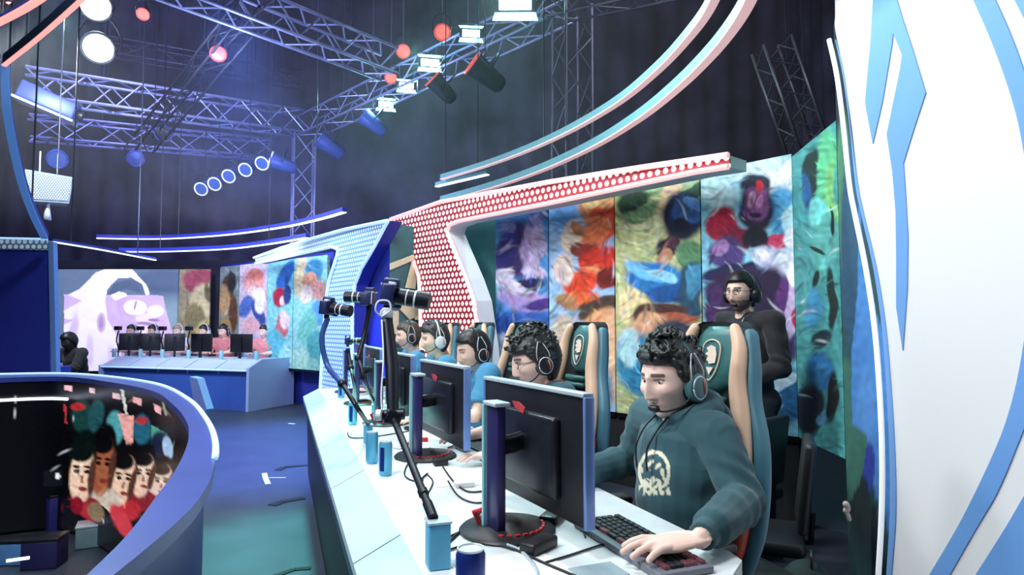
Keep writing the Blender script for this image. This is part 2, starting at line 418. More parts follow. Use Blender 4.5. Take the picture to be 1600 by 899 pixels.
# ================================================================== NEAR STAGE SET (red side)
BD = V((-.651, .759, 0)).normalized()            # banner wall runs this way, away from us
BN = V((-BD.y, BD.x, 0))                          # faces the camera
if BN.y > 0: BN = -BN
B0 = V((1.89, 4.3, 0))
def bw(t, z, off=0.): return B0 + BD * t + V((0, 0, z)) + BN * off
def bw_t(px):                                    # wall parameter for a photo column
    p = on_plane(px, 505, B0, BN); return (p - B0).dot(BD)
m_teal = mat('teal_wall_paint', (62, 112, 118), .7, 0, .15, 3)
m_tealdark = mat('dark_teal_wall', (34, 62, 66), .8, 0, .2, 3)
t_end = bw_t(600)
wm = MB().prism([bw(-.02, 0, -.03), bw(t_end, 0, -.03), bw(t_end, 2.48, -.03), bw(-.02, 2.48, -.03)], -BN * .12)
structure(wm.build('wall_banner_side', m_teal))
m_print = mat_paint('printed_fabric', .75, 0)
arts = [
 ('violet and blue abstract art banner, farthest along the near wall', 777, 861, '5f9fd6',
  [(790,330,40,30,0,'4a86c9'),(845,320,30,22,0,'1f4f96'),(808,392,34,46,0,'4a3578'),(832,385,17,50,8,'b6a6cc'),(838,388,12,40,8,'cbbcdc'),(795,385,12,32,0,'322a7e'),
   (790,355,14,10,0,'8a86b8'),(785,432,18,14,0,'cfc8e0'),(815,452,40,12,-20,'241f5a'),(835,425,22,9,0,'d8ccea'),(820,470,45,18,8,'b9a4dc'),(800,448,24,8,20,'e6dcf4'),
   (845,475,20,10,0,'5a3f96'),(812,505,50,20,0,'3f6fc0'),(835,520,26,12,0,'8fb6ea'),(795,540,30,22,0,'cde0f4')]),
 ('orange and red abstract art banner with pale blue sky', 861, 965, 'a9c9ea',
  [(880,330,20,40,0,'7fb0e6'),(938,325,36,34,40,'e89a6a'),(948,345,24,42,20,'e0583a'),(925,318,18,10,-40,'f6cf9a'),(950,305,16,18,0,'f0c28a'),(932,365,20,30,20,'f08a5c'),
   (893,372,18,24,0,'f4dcc4'),(902,360,14,8,30,'c98f64'),(905,390,16,10,0,'8a4a34'),(920,400,18,20,0,'a83426'),(940,415,34,26,10,'d8402c'),(925,430,16,14,0,'f3a17c'),(905,440,30,20,-20,'e0502f'),
   (950,440,18,18,0,'7e1f1c'),(880,420,16,26,0,'ead6cc'),(910,465,28,14,0,'f07848'),(935,480,40,14,0,'5c4a3e'),(885,470,18,12,0,'c08f6c'),(935,515,36,30,0,'eeb58a'),(955,560,22,60,0,'f3c9a6'),(890,530,30,40,0,'dcc8b8'),(900,600,60,40,0,'4f8fb6')]),
 ('green straw and blue cloth abstract art banner', 965, 1101, 'c9cf9c',
  [(1010,290,60,20,-10,'5f8a64'),(985,318,26,26,0,'2f4f3c'),(1050,285,50,16,-12,'a9c59a'),(1080,300,30,10,-30,'3c6650'),(1010,330,40,12,-10,'8fae84'),(1000,370,50,26,-10,'cdd09c'),(1020,345,50,8,-14,'e6e6bc'),
   (1045,310,12,30,30,'e8cfae'),(1072,338,33,40,10,'1e2f52'),(1078,332,22,24,0,'3f6ea8'),(1066,358,20,14,0,'14203c'),(1085,315,18,9,20,'6b9ad0'),(1040,388,16,16,0,'2c2036'),(1036,402,11,16,20,'c99a7c'),(1052,378,10,12,0,'5a3a4e'),
   (1075,400,22,22,0,'6a9a74'),(1025,440,48,30,12,'2f86c6'),(1000,425,26,12,30,'7fc3ea'),(1045,455,40,14,-20,'1f5f9e'),(1030,430,24,8,10,'a3d8f2'),(1080,455,22,44,0,'2f5a72'),(1085,440,14,24,0,'4f94b4'),
   (985,480,26,24,0,'f2e0b0'),(1030,488,44,14,-14,'5b3a34'),(1055,498,36,12,-10,'b56a54'),(1010,510,40,16,-20,'e0b090'),(1060,530,40,30,0,'3e4a5a'),(1000,570,40,50,0,'3a93b8'),(985,540,18,30,0,'bfe6ee')]),
 ('tall abstract art banner with purple figure shapes on pale cyan', 1101, 1247, '8fcbe0',
  [(1125,290,30,45,0,'bfe4ea'),(1215,280,46,34,0,'eaf6f8'),(1190,262,40,14,-20,'cfeaf2'),(1225,330,26,40,0,'5aa9d4'),(1235,345,14,24,0,'bfe6f2'),(1180,290,22,20,0,'24304a'),(1182,325,27,40,0,'2a2340'),(1182,318,21,28,0,'8a5a94'),(1174,312,7,12,10,'d8a8cc'),(1190,312,6,10,0,'c48ab8'),(1181,335,8,5,0,'3a1f44'),(1184,290,6,10,0,'c8303c'),
   (1128,350,26,26,40,'b0264a'),(1155,372,26,16,20,'8a1f44'),(1215,378,28,12,-14,'d84f78'),(1180,372,22,16,0,'1c1a30'),(1240,372,14,20,0,'eef4fa'),(1135,395,30,24,0,'5a4a86'),(1125,388,14,12,0,'b08ac0'),(1140,425,46,12,-12,'1e2450'),(1198,402,22,20,0,'cdd2ee'),(1192,398,10,10,0,'f4f2fa'),(1165,440,36,20,0,'382a5a'),(1225,420,20,30,0,'dce2f4'),
   (1135,470,36,46,0,'3a2350'),(1118,500,12,60,0,'54306c'),(1200,470,40,54,0,'2e1c48'),(1222,480,14,50,10,'6a3a82'),(1190,540,60,40,0,'4a2f6a'),(1238,470,9,60,6,'d6c2e4'),(1240,430,8,20,0,'fafafa'),(1244,500,6,20,0,'c03a5c'),(1205,620,60,50,0,'1f6c98'),(1220,600,30,10,-30,'bfe0f0'),(1200,630,24,8,-30,'8cc6e0'),(1130,600,30,70,0,'2c3a5c')]),
]
for lab, x0, x1, bg, sh in arts:
    a, b = bw_t(x0 + 1), bw_t(x1 - 1)
    root = thing('art_banner', lab, 'banner', bw((a + b) / 2, .55, .02), 0, 'printed art banners behind the near team')
    top = 2.49 if x0 > 1050 else 2.44
    print_panel('printed_sheet', bw(a, top, .03), bw(b, top, .03), bw(b, .6, .03), bw(a, .6, .03), m_print, root, bg, sh, 1.3, tuple(-BN * .02), seed=x0, warp=.9, tex=.12, freq=1.2, strokes=300)
    MB().prism([bw(a, .56, 0), bw(b, .56, 0), bw(b, .6, 0), bw(a, .6, 0)], BN * .03).build('hem_bar', mat('black_metal', (24, 24, 28), .4, .6), root, world=True)
structure(MB().prism([bw(-.02, 0, 0), bw(t_end, 0, 0), bw(t_end, .57, 0), bw(-.02, .57, 0)], BN * .01).build('baseboard_banner_side', mat('black_skirt', (22, 26, 28), .9)))
# green end banner turning towards the camera
G1 = V((1.84, 3.58, 0)); G0 = bw(-.02, 0, .02)
root = thing('art_banner', 'narrow green and teal abstract art banner at the wall corner by the fascia', 'banner', G0 + V((0, 0, .55)), 0, 'printed art banners behind the near team')
print_panel('printed_sheet', G0 + V((0, 0, 2.47)), G1 + V((0, 0, 2.5)), G1 + V((0, 0, .6)), G0 + V((0, 0, .6)), m_print, root, '5aa8a8',
  [(1290,260,18,60,0,'6fc89a'),(1268,270,12,40,0,'1e3a3a'),(1260,300,8,30,0,'2f6a9c'),(1275,330,16,24,0,'7fd0cc'),(1300,330,8,80,0,'8fd08a'),(1290,380,20,50,0,'6ab4ae'),(1280,395,14,3,30,'1c3434'),(1296,345,3,24,0,'16282a'),
   (1275,440,5,14,30,'173034'),(1300,470,7,50,0,'1c302e'),(1270,480,14,30,0,'4f9cc0'),(1285,530,16,14,-30,'26404a'),(1280,580,22,30,0,'3f8cc0'),(1265,640,24,40,0,'182838'),(1290,650,16,8,-50,'6aa6c8'),(1300,620,9,40,0,'151d22')], 1.3,
  tuple(V((.05, .01, 0))), seed=5, warp=.5, tex=.15, strokes=160)

# perforated red arch
AP = B0 + BN * .45
def pa(px, py): return on_plane(px, py, AP, BN)
def rounded(pts, r=1): return pts
m_red = mat_hex('red_perforated', 'a8303c', 'fff0ee', 14.5, .30, 1.1)
m_pink = mat('pink_edge_light', (250, 205, 205), .4, 0, .02, 5, 0, 'ffb9b4', .75)
m_white = mat('white_paint', (226, 230, 236), .5, 0, .03, 8)
outer = [(1140,243),(1000,263),(860,285),(690,316),(612,343)]
leftleg = [(612,343),(630,378),(648,410),(656,432),(658,470),(660,560),(662,650),(664,708)]
rightleg = [(762,664),(758,610),(752,540),(742,470),(730,435),(708,382),(700,362),(704,352),(718,346)]
under = [(718,346),(860,318),(1000,288),(1090,269),(1140,261)]
poly = outer + leftleg[1:] + rightleg + under[1:]
root = thing('stage_arch', 'red perforated stage arch with glowing dots over the art banners', 'stage arch', (pa(662, 708).x, pa(662, 708).y, 0))
P3 = [pa(*p) for p in poly]
fit = [p.copy() for p in P3]
for p in fit:
    if p.z < .12: p.z = .0
MB().prism(fit, -BN * .012).build('perforated_sheet', m_red, root, world=True, uvplane=(AP, BD, V((0, 0, 1))))
MB().prism([p - BN * .013 for p in fit], -BN * .20).build('arch_frame', m_white, root, world=True)
for pts in (outer + leftleg[1:], rightleg + under[1:]):
    MB().tube([pa(*p) + BN * .015 for p in pts], .022, 6).build('edge_light', m_pink, root, world=True)

# ================================================================== PILLAR WALLS between the two teams
cor = at_y(608, 505, 6.75); cor.z = 0
m_navy = mat('navy_panel', (46, 56, 160), .5, 0, .12, 2)
lf = at_y(520, 505, 8.3); lf.z = 0
structure(MB().prism([cor, lf, lf + V((0, 0, 2.35)), cor + V((0, 0, 2.42))], (.04, .12, 0)).build('wall_pillar_left', m_navy))
rt = bw(bw_t(690), 0, .12)
structure(MB().prism([cor, rt, rt + V((0, 0, 2.42)), cor + V((0, 0, 2.42))], (.02, .12, 0)).build('wall_pillar_right', m_teal))
nn = (rt - cor).cross(V((0, 0, 1))).normalized()
if nn.y > 0: nn = -nn
def pc(px, py): return on_plane(px, py, cor + nn * .01, nn)
em = MB()
for q in ([(609,412),(645,398),(650,405),(609,422)], [(643,408),(652,420),(648,452),(633,450)], [(614,486),(622,486),(622,522),(614,522)], [(618,478),(664,470),(664,486),(640,500)], [(640,470),(655,470),(662,500),(648,500)]):
    em.prism([pc(*p) for p in q], nn * .01)
tag(em.build('star_emblem', mat('cream_paint', (232, 226, 190), .5)), 'cream star outline emblem on the teal pillar wall behind the camera', 'emblem')

# perforated white and blue arch on the far side
A1 = at_y(608, 345, 6.45); A2 = at_z(400, 404, A1.z)
CDR = (A2 - A1); CDR.z = 0; CDR.normalize(); CN = V((-CDR.y, CDR.x, 0))
if CN.y > 0: CN = -CN
def pb(px, py): return on_plane(px, py, A1, CN)
m_wperf = mat_hex('white_perforated', '6f8fae', 'e4f2f6', 17, .36, .12)
m_blueedge = mat('blue_edge_light', (200, 225, 255), .4, 0, .02, 5, 0, 'a8d0ff', .8)
outer = [(398,403),(440,388),(485,374),(540,359),(608,345)]
rleg = [(608,345),(585,388),(566,420),(556,445),(552,480),(552,560),(552,640),(552,690)]
lleg = [(500,650),(503,590),(507,520),(511,470),(515,440),(528,400),(529,390),(520,386)]
under = [(520,386),(470,397),(430,406),(400,412)]
poly = [pb(*p) for p in outer + rleg[1:] + lleg + under[1:]]
for p in poly:
    if p.z < .25: p.z = 0
root = thing('stage_arch', 'white perforated stage arch with pale blue edge light beside the far team', 'stage arch', (pb(552, 690).x, pb(552, 690).y, 0))
MB().prism(poly, -CN * .012).build('perforated_sheet', m_wperf, root, world=True, uvplane=(A1, CDR, V((0, 0, 1))))
MB().prism([p - CN * .013 for p in poly], -CN * .14).build('arch_frame', m_navy, root, world=True)
for pts in (outer + rleg[1:], lleg + under[1:]):
    MB().tube([pb(*p) + CN * .012 for p in pts], .02, 6).build('edge_light', m_blueedge, root, world=True)

# ================================================================== RIGHT FASCIA (white with blue lines)
F0 = V((1.5, 2.95, 0)); FD = V((-.08, -1, 0)).normalized(); FN = V((-1, .08, 0)).normalized()
def pf(px, py): return on_plane(px, py, F0, FN)
m_cream = mat('fascia_white_vinyl', (238, 236, 238), .55, 0, .025, 1.2)
m_fblue = mat('fascia_blue_vinyl', (112, 162, 226), .5, 0, .05, 3)
m_fedge = mat('fascia_edge_light', (245, 250, 255), .4, 0, .01, 5, 0, 'f4fbff', .5)
edge = [(1303,-60),(1305,20),(1305,45),(1318,110),(1330,190),(1338,260),(1346,330),(1366,420),(1378,500),(1388,600),(1395,700),(1395,800),(1388,905)]
E3 = catmull([pf(*p) for p in edge], 5)
low = E3[-1].copy(); low.z = 0
near_b = pf(1900, 900); near_b.z = 0; near_t = V((near_b.x, near_b.y, E3[0].z))
root = thing('graphic_fascia', 'big white curved fascia panel with blue line graphics at the right', 'stage panel', (low.x, low.y, 0))
MB().prism(E3 + [low, near_b, near_t], -FN * .1).build('panel_board', m_cream, root, world=True)
def strip(name, a, b, m, off=.004, th=.004):
    P = [pf(*p) + FN * off for p in a] + [pf(*p) + FN * off for p in b[::-1]]
    k = len(a); mb = MB(); n = len(P)
    fs = [(i, i + 1, n - 2 - i, n - 1 - i) for i in range(k - 1)]
    mb.add(P + [p - FN * th for p in P], fs + [tuple(j + n for j in f[::-1]) for f in fs] + [(i, (i + 1) % n, (i + 1) % n + n, i + n) for i in range(n)])
    return mb.build(name, m, root, world=True)
def dense(pts, k=6): return [(p.x, p.y) for p in catmull([(x, y, 0) for x, y in pts], k)]
# edge strip white, then blue line
e1 = dense([(1299,62),(1312,120),(1322,200),(1332,290),(1340,335),(1356,420),(1370,510),(1378,600),(1382,700),(1380,800),(1375,903)])
e2 = dense([(1306,62),(1318,118),(1329,200),(1338,290),(1347,335),(1366,420),(1379,510),(1386,600),(1391,700),(1392,800),(1386,903)])
MB().tube([pf((a[0] + b[0]) / 2, (a[1] + b[1]) / 2) + FN * .02 for a, b in zip(e1, e2)], .011, 8).build('edge_light', m_fedge, root, world=True, smooth=True)
e3 = dense([(1307,62),(1320,118),(1330,200),(1342,290),(1351,335),(1371,420),(1385,510),(1393,600),(1399,700),(1401,800),(1394,903)])
strip('blue_line', e2, e3, m_fblue)
def poly_px(pts): 
    mb = MB(); mb.prism([pf(*p) + FN * .0045 for p in pts], -FN * .004); mb.build('blue_graphic', m_fblue, root, world=True)
poly_px([(1366,-10),(1362,60),(1353,160),(1365,225),(1380,160),(1395,70),(1397,52),(1398,-10)])
poly_px([(1398,-10),(1397,52),(1411,85),(1408,108),(1387,210),(1396,270),(1401,330),(1402,400),(1402,480),(1412,548),(1419,450),(1420,370),(1416,300),(1413,255),(1430,200),(1448,145),(1430,85),(1412,30),(1400,-10)])
strip('blue_graphic', dense([(1518,-10),(1545,50),(1570,115),(1590,180),(1602,240),(1615,330),(1612,450),(1604,520),(1590,600),(1570,670),(1540,740),(1500,820),(1450,905)]),
      dense([(1552,-10),(1575,40),(1598,100),(1618,170),(1635,240),(1645,330),(1640,450),(1630,560),(1612,640),(1590,700),(1560,770),(1525,830),(1482,905)]), m_fblue)
strip('blue_graphic', dense([(1582,-10),(1600,25),(1630,90)]), dense([(1615,-10),(1640,25),(1670,90)]), m_fblue)
strip('blue_graphic', dense([(1605,770),(1570,830),(1522,905)]), dense([(1700,770),(1690,830),(1680,905)]), m_fblue)
# return wall joining the fascia to the banner corner
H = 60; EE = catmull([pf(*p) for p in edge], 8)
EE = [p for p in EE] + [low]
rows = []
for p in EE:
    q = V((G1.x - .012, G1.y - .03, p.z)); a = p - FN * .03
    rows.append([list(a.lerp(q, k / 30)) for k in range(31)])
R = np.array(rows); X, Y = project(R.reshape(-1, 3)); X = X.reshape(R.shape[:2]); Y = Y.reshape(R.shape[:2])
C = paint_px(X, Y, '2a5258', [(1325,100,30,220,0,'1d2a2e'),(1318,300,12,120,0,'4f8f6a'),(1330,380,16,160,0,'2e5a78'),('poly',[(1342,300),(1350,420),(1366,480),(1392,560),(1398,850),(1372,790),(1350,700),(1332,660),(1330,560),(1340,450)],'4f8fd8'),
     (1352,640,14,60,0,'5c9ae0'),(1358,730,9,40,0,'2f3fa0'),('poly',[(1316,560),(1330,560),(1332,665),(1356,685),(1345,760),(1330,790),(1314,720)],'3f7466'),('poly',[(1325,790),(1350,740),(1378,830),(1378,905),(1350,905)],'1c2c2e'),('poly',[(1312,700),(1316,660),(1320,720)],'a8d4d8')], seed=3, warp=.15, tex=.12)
structure(grid_mesh('wall_return', R, mat_paint('return_wall_print', .7), None, C))  # blue light and green sheen painted into the wall colour

# ================================================================== FAR STAGE SET (blue side)
YF = 12.5
def fy(px, py, Y=YF): return at_y(px, py, Y)
m_screen = mat_paint('lit_screen', .3, .6)
zt, zb = fy(105, 421).z, fy(105, 580).z
root = thing('led_wall_screen', 'large screen with white maned lion head emblem on grey and pink', 'screen', (fy(200, 500).x, YF, zb))
W_ = 'f4eef6'
print_panel('display', V((fy(105,0).x, YF, zt)), V((fy(291,0).x, YF, zt)), V((fy(291,0).x, YF, zb)), V((fy(105,0).x, YF, zb)), m_screen, root, '66788e',
 [(260,440,50,20,0,'55647c',.8),(275,520,60,50,0,'8098a4',.9),('poly',[(100,460),(255,462),(258,480),(272,530),(268,585),(100,585)],'cdb2d6'),
  ('poly',[(106,461),(124,452),(150,426),(166,420),(206,420),(220,436),(230,447),(234,460),(228,462),(222,444),(205,434),(184,435),(168,452),(164,470),(168,500),(182,524),(190,552),(180,582),(122,582),(112,540),(100,536),(100,508),(116,500),(100,498),(100,486),(128,470)],'f0e8f4'),
  ('poly',[(136,440),(160,424),(200,422),(214,434),(198,430),(176,434),(160,452),(154,478),(150,456)],'ffffff'),
  ('poly',[(168,462),(178,444),(200,437),(214,444),(222,458),(212,456),(196,452),(184,456)],'56657c'),
  ('poly',[(172,462),(186,456),(196,458),(200,464),(192,466),(180,470)],'f6eff8'),
  (205,480,24,17,0,'c9a8d2',.2),(211,481,18,12,0,'f4ecf6',.2),(211,478,1.6,9,12,'a98ab8',.4),(243,486,13,9,0,'efe2f2',.3),(228,498,16,8,0,'e8d8ee',.4),(226,506,12,3,0,'9c80ac',.4),(240,500,9,2.5,0,'9c80ac',.4),
  (158,505,6.5,16,0,'c4a8cc',.4),(158,505,3,10,0,'ac90b8',.4),(113,524,7,34,10,'d4bede',.6),(140,548,6,26,0,'dccae4',.6),(176,560,6,20,-8,'dccae4',.6),(206,540,14,14,0,'f6eef8'),(222,520,16,12,0,'e6d6ec')], 1.1, (0, .08, 0), seed=1, warp=.12, tex=.03)
MB().box((fy(198,0).x, YF + .13, (zt + zb) / 2), (fy(291,0).x - fy(105,0).x + .06, .1, zt - zb + .06)).build('screen_frame', mat('black_metal', (24, 24, 28), .4, .6), root, world=True)
KX = V((fy(341, 0).x, YF, 0)); KE = at_y(511, 505, 10.0); KE.z = 0
def kp(px):   # point on the angled far wall for a photo column
    d = KE - KX; r = ray(px, 505); # solve 2D
    a = (KX.x * d.y - KX.y * d.x) / (r.x * d.y - r.y * d.x); return V((r.x * a, r.y * a, 0))
farart = [
 ('sand coloured abstract art banner beside the large screen', 293, 340, 'b3a484', [(315,440,30,20,0,'b05a68'),(320,470,24,26,0,'e2d3a4'),(330,455,12,18,0,'8a7a58'),(305,500,16,26,0,'9a9066'),(325,520,20,20,0,'d6c68e'),(315,560,26,22,0,'56686a')]),
 ('brown and grey abstract art banner on the far wall', 342, 372, '8a9a94', [(356,450,9,22,0,'5c4a38'),(362,440,6,18,0,'3a3a3a'),(350,470,9,26,0,'c8a878'),(364,490,7,30,0,'6e4c30'),(352,520,10,24,0,'b89a60'),(360,560,14,22,0,'706050')]),
 ('pink and pale blue abstract art banner on the far wall', 373, 416, 'd8c8d0', [(396,440,16,18,0,'e8a8a0'),(400,430,12,10,0,'d88878'),(396,458,9,10,0,'f4dccc'),(384,480,10,18,20,'5a7ab8'),(404,490,8,22,-20,'3f5a9c'),(392,510,14,12,0,'e4b8b8'),(406,470,8,20,0,'f4f2f8'),(395,550,22,26,0,'a8bcd8')]),
 ('teal abstract art banner with red and blue shapes on the far wall', 417, 457, '8fd0d0', [(446,430,10,26,30,'2f6fb0'),(438,465,12,16,0,'b02a44'),(442,470,5,8,0,'f2d4c8'),(448,460,6,16,0,'2c4a80'),(440,510,10,20,0,'c87878'),(444,500,8,14,0,'eedada'),(430,540,14,24,0,'6ac0c8'),(450,560,14,20,0,'a8dcd4')]),
 ('pale green and orange abstract art banner next to the white arch', 458, 510, '9cd4cc', [(470,430,10,34,10,'e8d8a8'),(490,425,14,20,30,'4f9cba'),(484,440,12,14,0,'e2a888'),(498,455,12,16,0,'f0b8a0'),(478,460,10,14,0,'f2e0cc'),(500,490,12,20,0,'6aa8dc'),(480,510,14,26,20,'7fc8b8'),(495,540,16,22,0,'5fb4b4'),(470,560,14,16,0,'b8e4d0')])]
for lab, x0, x1, bg, sh in farart:
    if x0 < 341: a = fy(x0, 0); b = fy(x1, 0); a.z = b.z = 0; th = V((0, .05, 0))
    else: a, b = kp(x0), kp(x1); th = V((.03, .04, 0))
    root = thing('art_banner', lab, 'banner', ((a.x + b.x) / 2, (a.y + b.y) / 2, .5), 0, 'printed art banners behind the far team')
    if x0 < 341: za, zb2 = zt, zt
    else: za, zb2 = 2.42, 2.42
    print_panel('printed_sheet', a + V((0, 0, za)), b + V((0, 0, zb2)), b + V((0, 0, .6)), a + V((0, 0, .6)), m_print, root, bg, sh, 1.1, tuple(th), seed=x0, warp=.35, tex=.1, freq=1.8, strokes=110, ssize=.4)
    MB().prism([a + V((0, 0, .56)), b + V((0, 0, .56)), b + V((0, 0, .6)), a + V((0, 0, .6))], th).build('hem_bar', mat('black_metal', (24, 24, 28)), root, world=True)
# backing walls behind the far screens
structure(MB().box((-7.5, YF + .28, 1.3), (6.6, .1, 2.6)).build('wall_far', mat('far_wall_black', (22, 24, 40), .8)))
structure(MB().prism([KX + V((.1, .2, 0)), KE + V((.1, .2, 0)), KE + V((.1, .2, 2.5)), KX + V((.1, .2, 2.5))], (.06, .1, 0)).build('wall_far_angled', m_navy))
# left column frame
root = thing('stage_column', 'navy stage column with white perforated top band at the left', 'stage column', (at_y(40, 505, 6.4).x, 6.4, 0))
def lc(px, py, Y=6.4): return at_y(px, py, Y)
MB().prism([lc(-60,388), lc(77,390), lc(77,600), lc(-60,600)], (0, .08, 0)).build('column_body', m_navy, root, world=True)
MB().prism([lc(-60,374,6.38), lc(74,376,6.38), lc(78,391,6.38), lc(-60,389,6.38)], (0, .08, 0)).build('perforated_band', m_wperf, root, world=True, uvplane=(V((0, 0, 0)), V((1, 0, 0)), V((0, 0, 1))))
MB().prism([lc(75,376,6.37), lc(83,378,6.37), lc(88,585,6.37), lc(80,585,6.37)], (0, .06, 0)).build('side_frame', mat('blue_grey_paint', (110, 150, 215), .45), root, world=True)
MB().tube([lc(-60,371,6.36), lc(74,374,6.36)], .012, 6).build('edge_light', m_blueedge, root, world=True)
MB().box((lc(-20,500).x, 6.6, .45), (1.2, .35, .9)).build('plinth', m_navy, root, world=True)
# ================================================================== NEAR DESK
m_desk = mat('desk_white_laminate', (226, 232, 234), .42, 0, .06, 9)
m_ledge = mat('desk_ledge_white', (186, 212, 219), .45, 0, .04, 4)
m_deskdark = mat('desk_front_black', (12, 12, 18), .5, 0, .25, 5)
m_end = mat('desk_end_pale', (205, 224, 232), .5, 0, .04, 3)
m_blk = mat('black_plastic', (24, 25, 30), .42, 0, .15, 30)
m_blk2 = mat('black_satin', (34, 36, 44), .3, .2, .15, 30)
m_blkm = MATS['black_metal']
m_cable = mat('black_cable_rubber', (26, 28, 34), .55)
U0, U1 = 1.02, 6.15
desk = thing('player_desk', 'long white team desk with sloped ledge seamed in sections, nearest the camera', 'desk', dk(3.5, .7))
vl0, vl1, vr = .33, .33, 1.12
top = [dk(U0 + .12, vl0, .75), dk(U1, vl1, .75), dk(U1, .97, .75), dk(1.42, vr, .75), dk(1.36, vr - .012, .75), dk(U0 + .02, .72, .75)]
MB().prism([p - V((0, 0, .035)) for p in top], (0, 0, .035)).build('desktop', m_desk, desk, world=True)
seams = [1.0, 1.85, 2.7, 3.55, 4.4, 5.25, 6.15]
for a, b in zip(seams[:-1], seams[1:]):
    a += .004; b -= .004
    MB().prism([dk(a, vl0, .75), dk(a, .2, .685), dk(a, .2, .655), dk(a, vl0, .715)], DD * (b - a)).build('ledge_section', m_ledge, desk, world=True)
MB().prism([dk(1.0, .23, .645), dk(1.0, .25, 0), dk(1.0, .31, 0), dk(1.0, .31, .645)], DD * 5.1).build('front_panel', m_deskdark, desk, world=True)
MB().prism([dk(1.02, .205, .652), dk(1.02, .2, .62), dk(1.02, .3, .62), dk(1.02, .3, .652)], DD * 5.1).build('front_rail', m_blk2, desk, world=True)
# end panel near the camera, slightly turned
ea, eb = dk(1.365, vr - .02, 0), dk(U0 + .03, .73, 0)
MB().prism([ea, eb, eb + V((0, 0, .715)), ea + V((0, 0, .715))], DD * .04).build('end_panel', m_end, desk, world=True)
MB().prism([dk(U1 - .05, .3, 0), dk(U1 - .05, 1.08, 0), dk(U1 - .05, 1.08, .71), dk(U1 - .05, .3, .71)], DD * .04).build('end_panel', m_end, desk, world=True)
for u in (2.25, 3.1, 3.95, 4.8):
    MB().box((0, 0, 0), (.04, .06, .71)).v
    MB().prism([dk(u, .9, 0), dk(u, .96, 0), dk(u, .96, .712), dk(u, .9, .712)], DD * .05).build('leg', m_blkm, desk, world=True)

# ================================================================== MONITORS
m_silver = mat('bezel_pale_grey', (190, 205, 216), .35, .2)
m_bluestrip = mat('blue_anodised_edge', (120, 152, 216), .3, .4)
m_screen_on = mat('screen_glow', (20, 30, 40), .2, 0, .5, 9, 0, '6f9fb8', .8)
m_redp = mat('red_plastic', (196, 40, 46), .4)
m_cols = mat('column_navy', (46, 40, 92), .35, .1)
m_cyanp = mat('pale_cyan_plastic', (150, 206, 214), .4)
m_logo = mat('logo_red', (190, 60, 70), .5)
def make_monitor(label, loc, rz, group):
    """origin on the desk under the screen; screen faces +x, width along y"""
    t = thing('monitor', label, 'monitor', loc, rz, group)
    W, Hh = .60, .335; z0 = .075
    b = MB(); b.box((0, 0, z0 + Hh / 2), (.022, W, Hh), bev=.004); b.build('bezel', m_blk, t, smooth=40)
    b = MB(); b.box((-.022, 0, z0 + Hh / 2 - .01), (.03, W * .62, Hh * .66), bev=.012); b.build('rear_housing', m_blk2, t, smooth=40)
    b = MB(); b.box((0, 0, z0 + Hh + .004), (.034, W + .008, .012), bev=.003); b.build('top_edge', m_silver, t, smooth=40)
    b = MB(); b.box((0, W / 2 + .004, z0 + Hh / 2), (.03, .012, Hh), bev=.003); b.build('side_edge', m_bluestrip, t, smooth=40); MB().box((0, -W / 2 - .004, z0 + Hh / 2), (.03, .012, Hh), bev=.003).build('side_edge', m_bluestrip, t, smooth=40)
    b = MB(); b.box((.012, 0, z0 + Hh / 2 + .004), (.003, W - .03, Hh - .035)); b.build('screen', m_screen_on, t)
    b = MB(); b.prism([(-.0385, -.02 + y, z + z0 + .26) for y, z in ((.0, 0), (.05, .012), (.07, .03), (.03, .032), (-.01, .018))], (.003, 0, 0)); b.build('rear_logo', m_logo, t)
    c = MB(); c.box((-.125, -.02, .185), (.028, .07, .36), bev=.005); col = c.build('stand_column', m_cols, t, smooth=40)
    MB().box((-.135, .0205, .185), (.03, .012, .36), bev=.003).build('column_trim', m_cyanp, col)  # pale strip: lit side of the column put into colour
    MB().box((-.125, -.02, .37), (.05, .085, .012), bev=.004).build('column_cap', m_silver, col)
    MB().tube([(-.11, -.02, .25), (-.07, -.01, .25), (-.035, 0, .255)], .022, 12, flat=1.3).build('tilt_arm', m_blk2, t, smooth=40)
    b = MB(); b.lathe([(0, 0), (.135, 0), (.14, .006), (.132, .014), (.05, .022), (.04, .03), (0, .03)], (-.08, 0, 0), 36); base = b.build('stand_base', m_blk, t, smooth=40)
    b = MB()
    for k in range(10):
        a = k * .22 - 2.2; b.box((-.08 + .105 * math.cos(a), .105 * math.sin(a), .019), (.008, .014, .006), (0, 0, a), .001)
    b.build('red_ring_marks', m_redp, base)
    MB().tube([(-.145, .05, .02), (-.16, .055, .05), (-.145, .03, .06)], .008, 8).build('cable_clip', m_redp, t)
    return t
GM = 'near team monitors on the long white desk'
MZ = math.atan2(DN.y, DN.x)
MONS = []
mlab = ['nearest monitor seen from behind, on the long white desk',
        'second monitor from the camera on the long white desk, rear logo showing',
        'third monitor from the camera, dark back turned beside tall camera arm',
        'fourth monitor from the camera on the long white desk, mostly hidden',
        'farthest monitor on the long white desk by the far end']
m0 = make_monitor(mlab[0], dk(1.79, .705, .75), MZ + .13, GM); MONS.append(m0)
for i, (u, v, r) in enumerate([(2.88, .70, .10), (3.9, .68, .08), (4.9, .66, .05), (5.75, .66, 0)]):
    MONS.append(dup(m0, dk(u, v, .75), MZ + r, mlab[i + 1]))

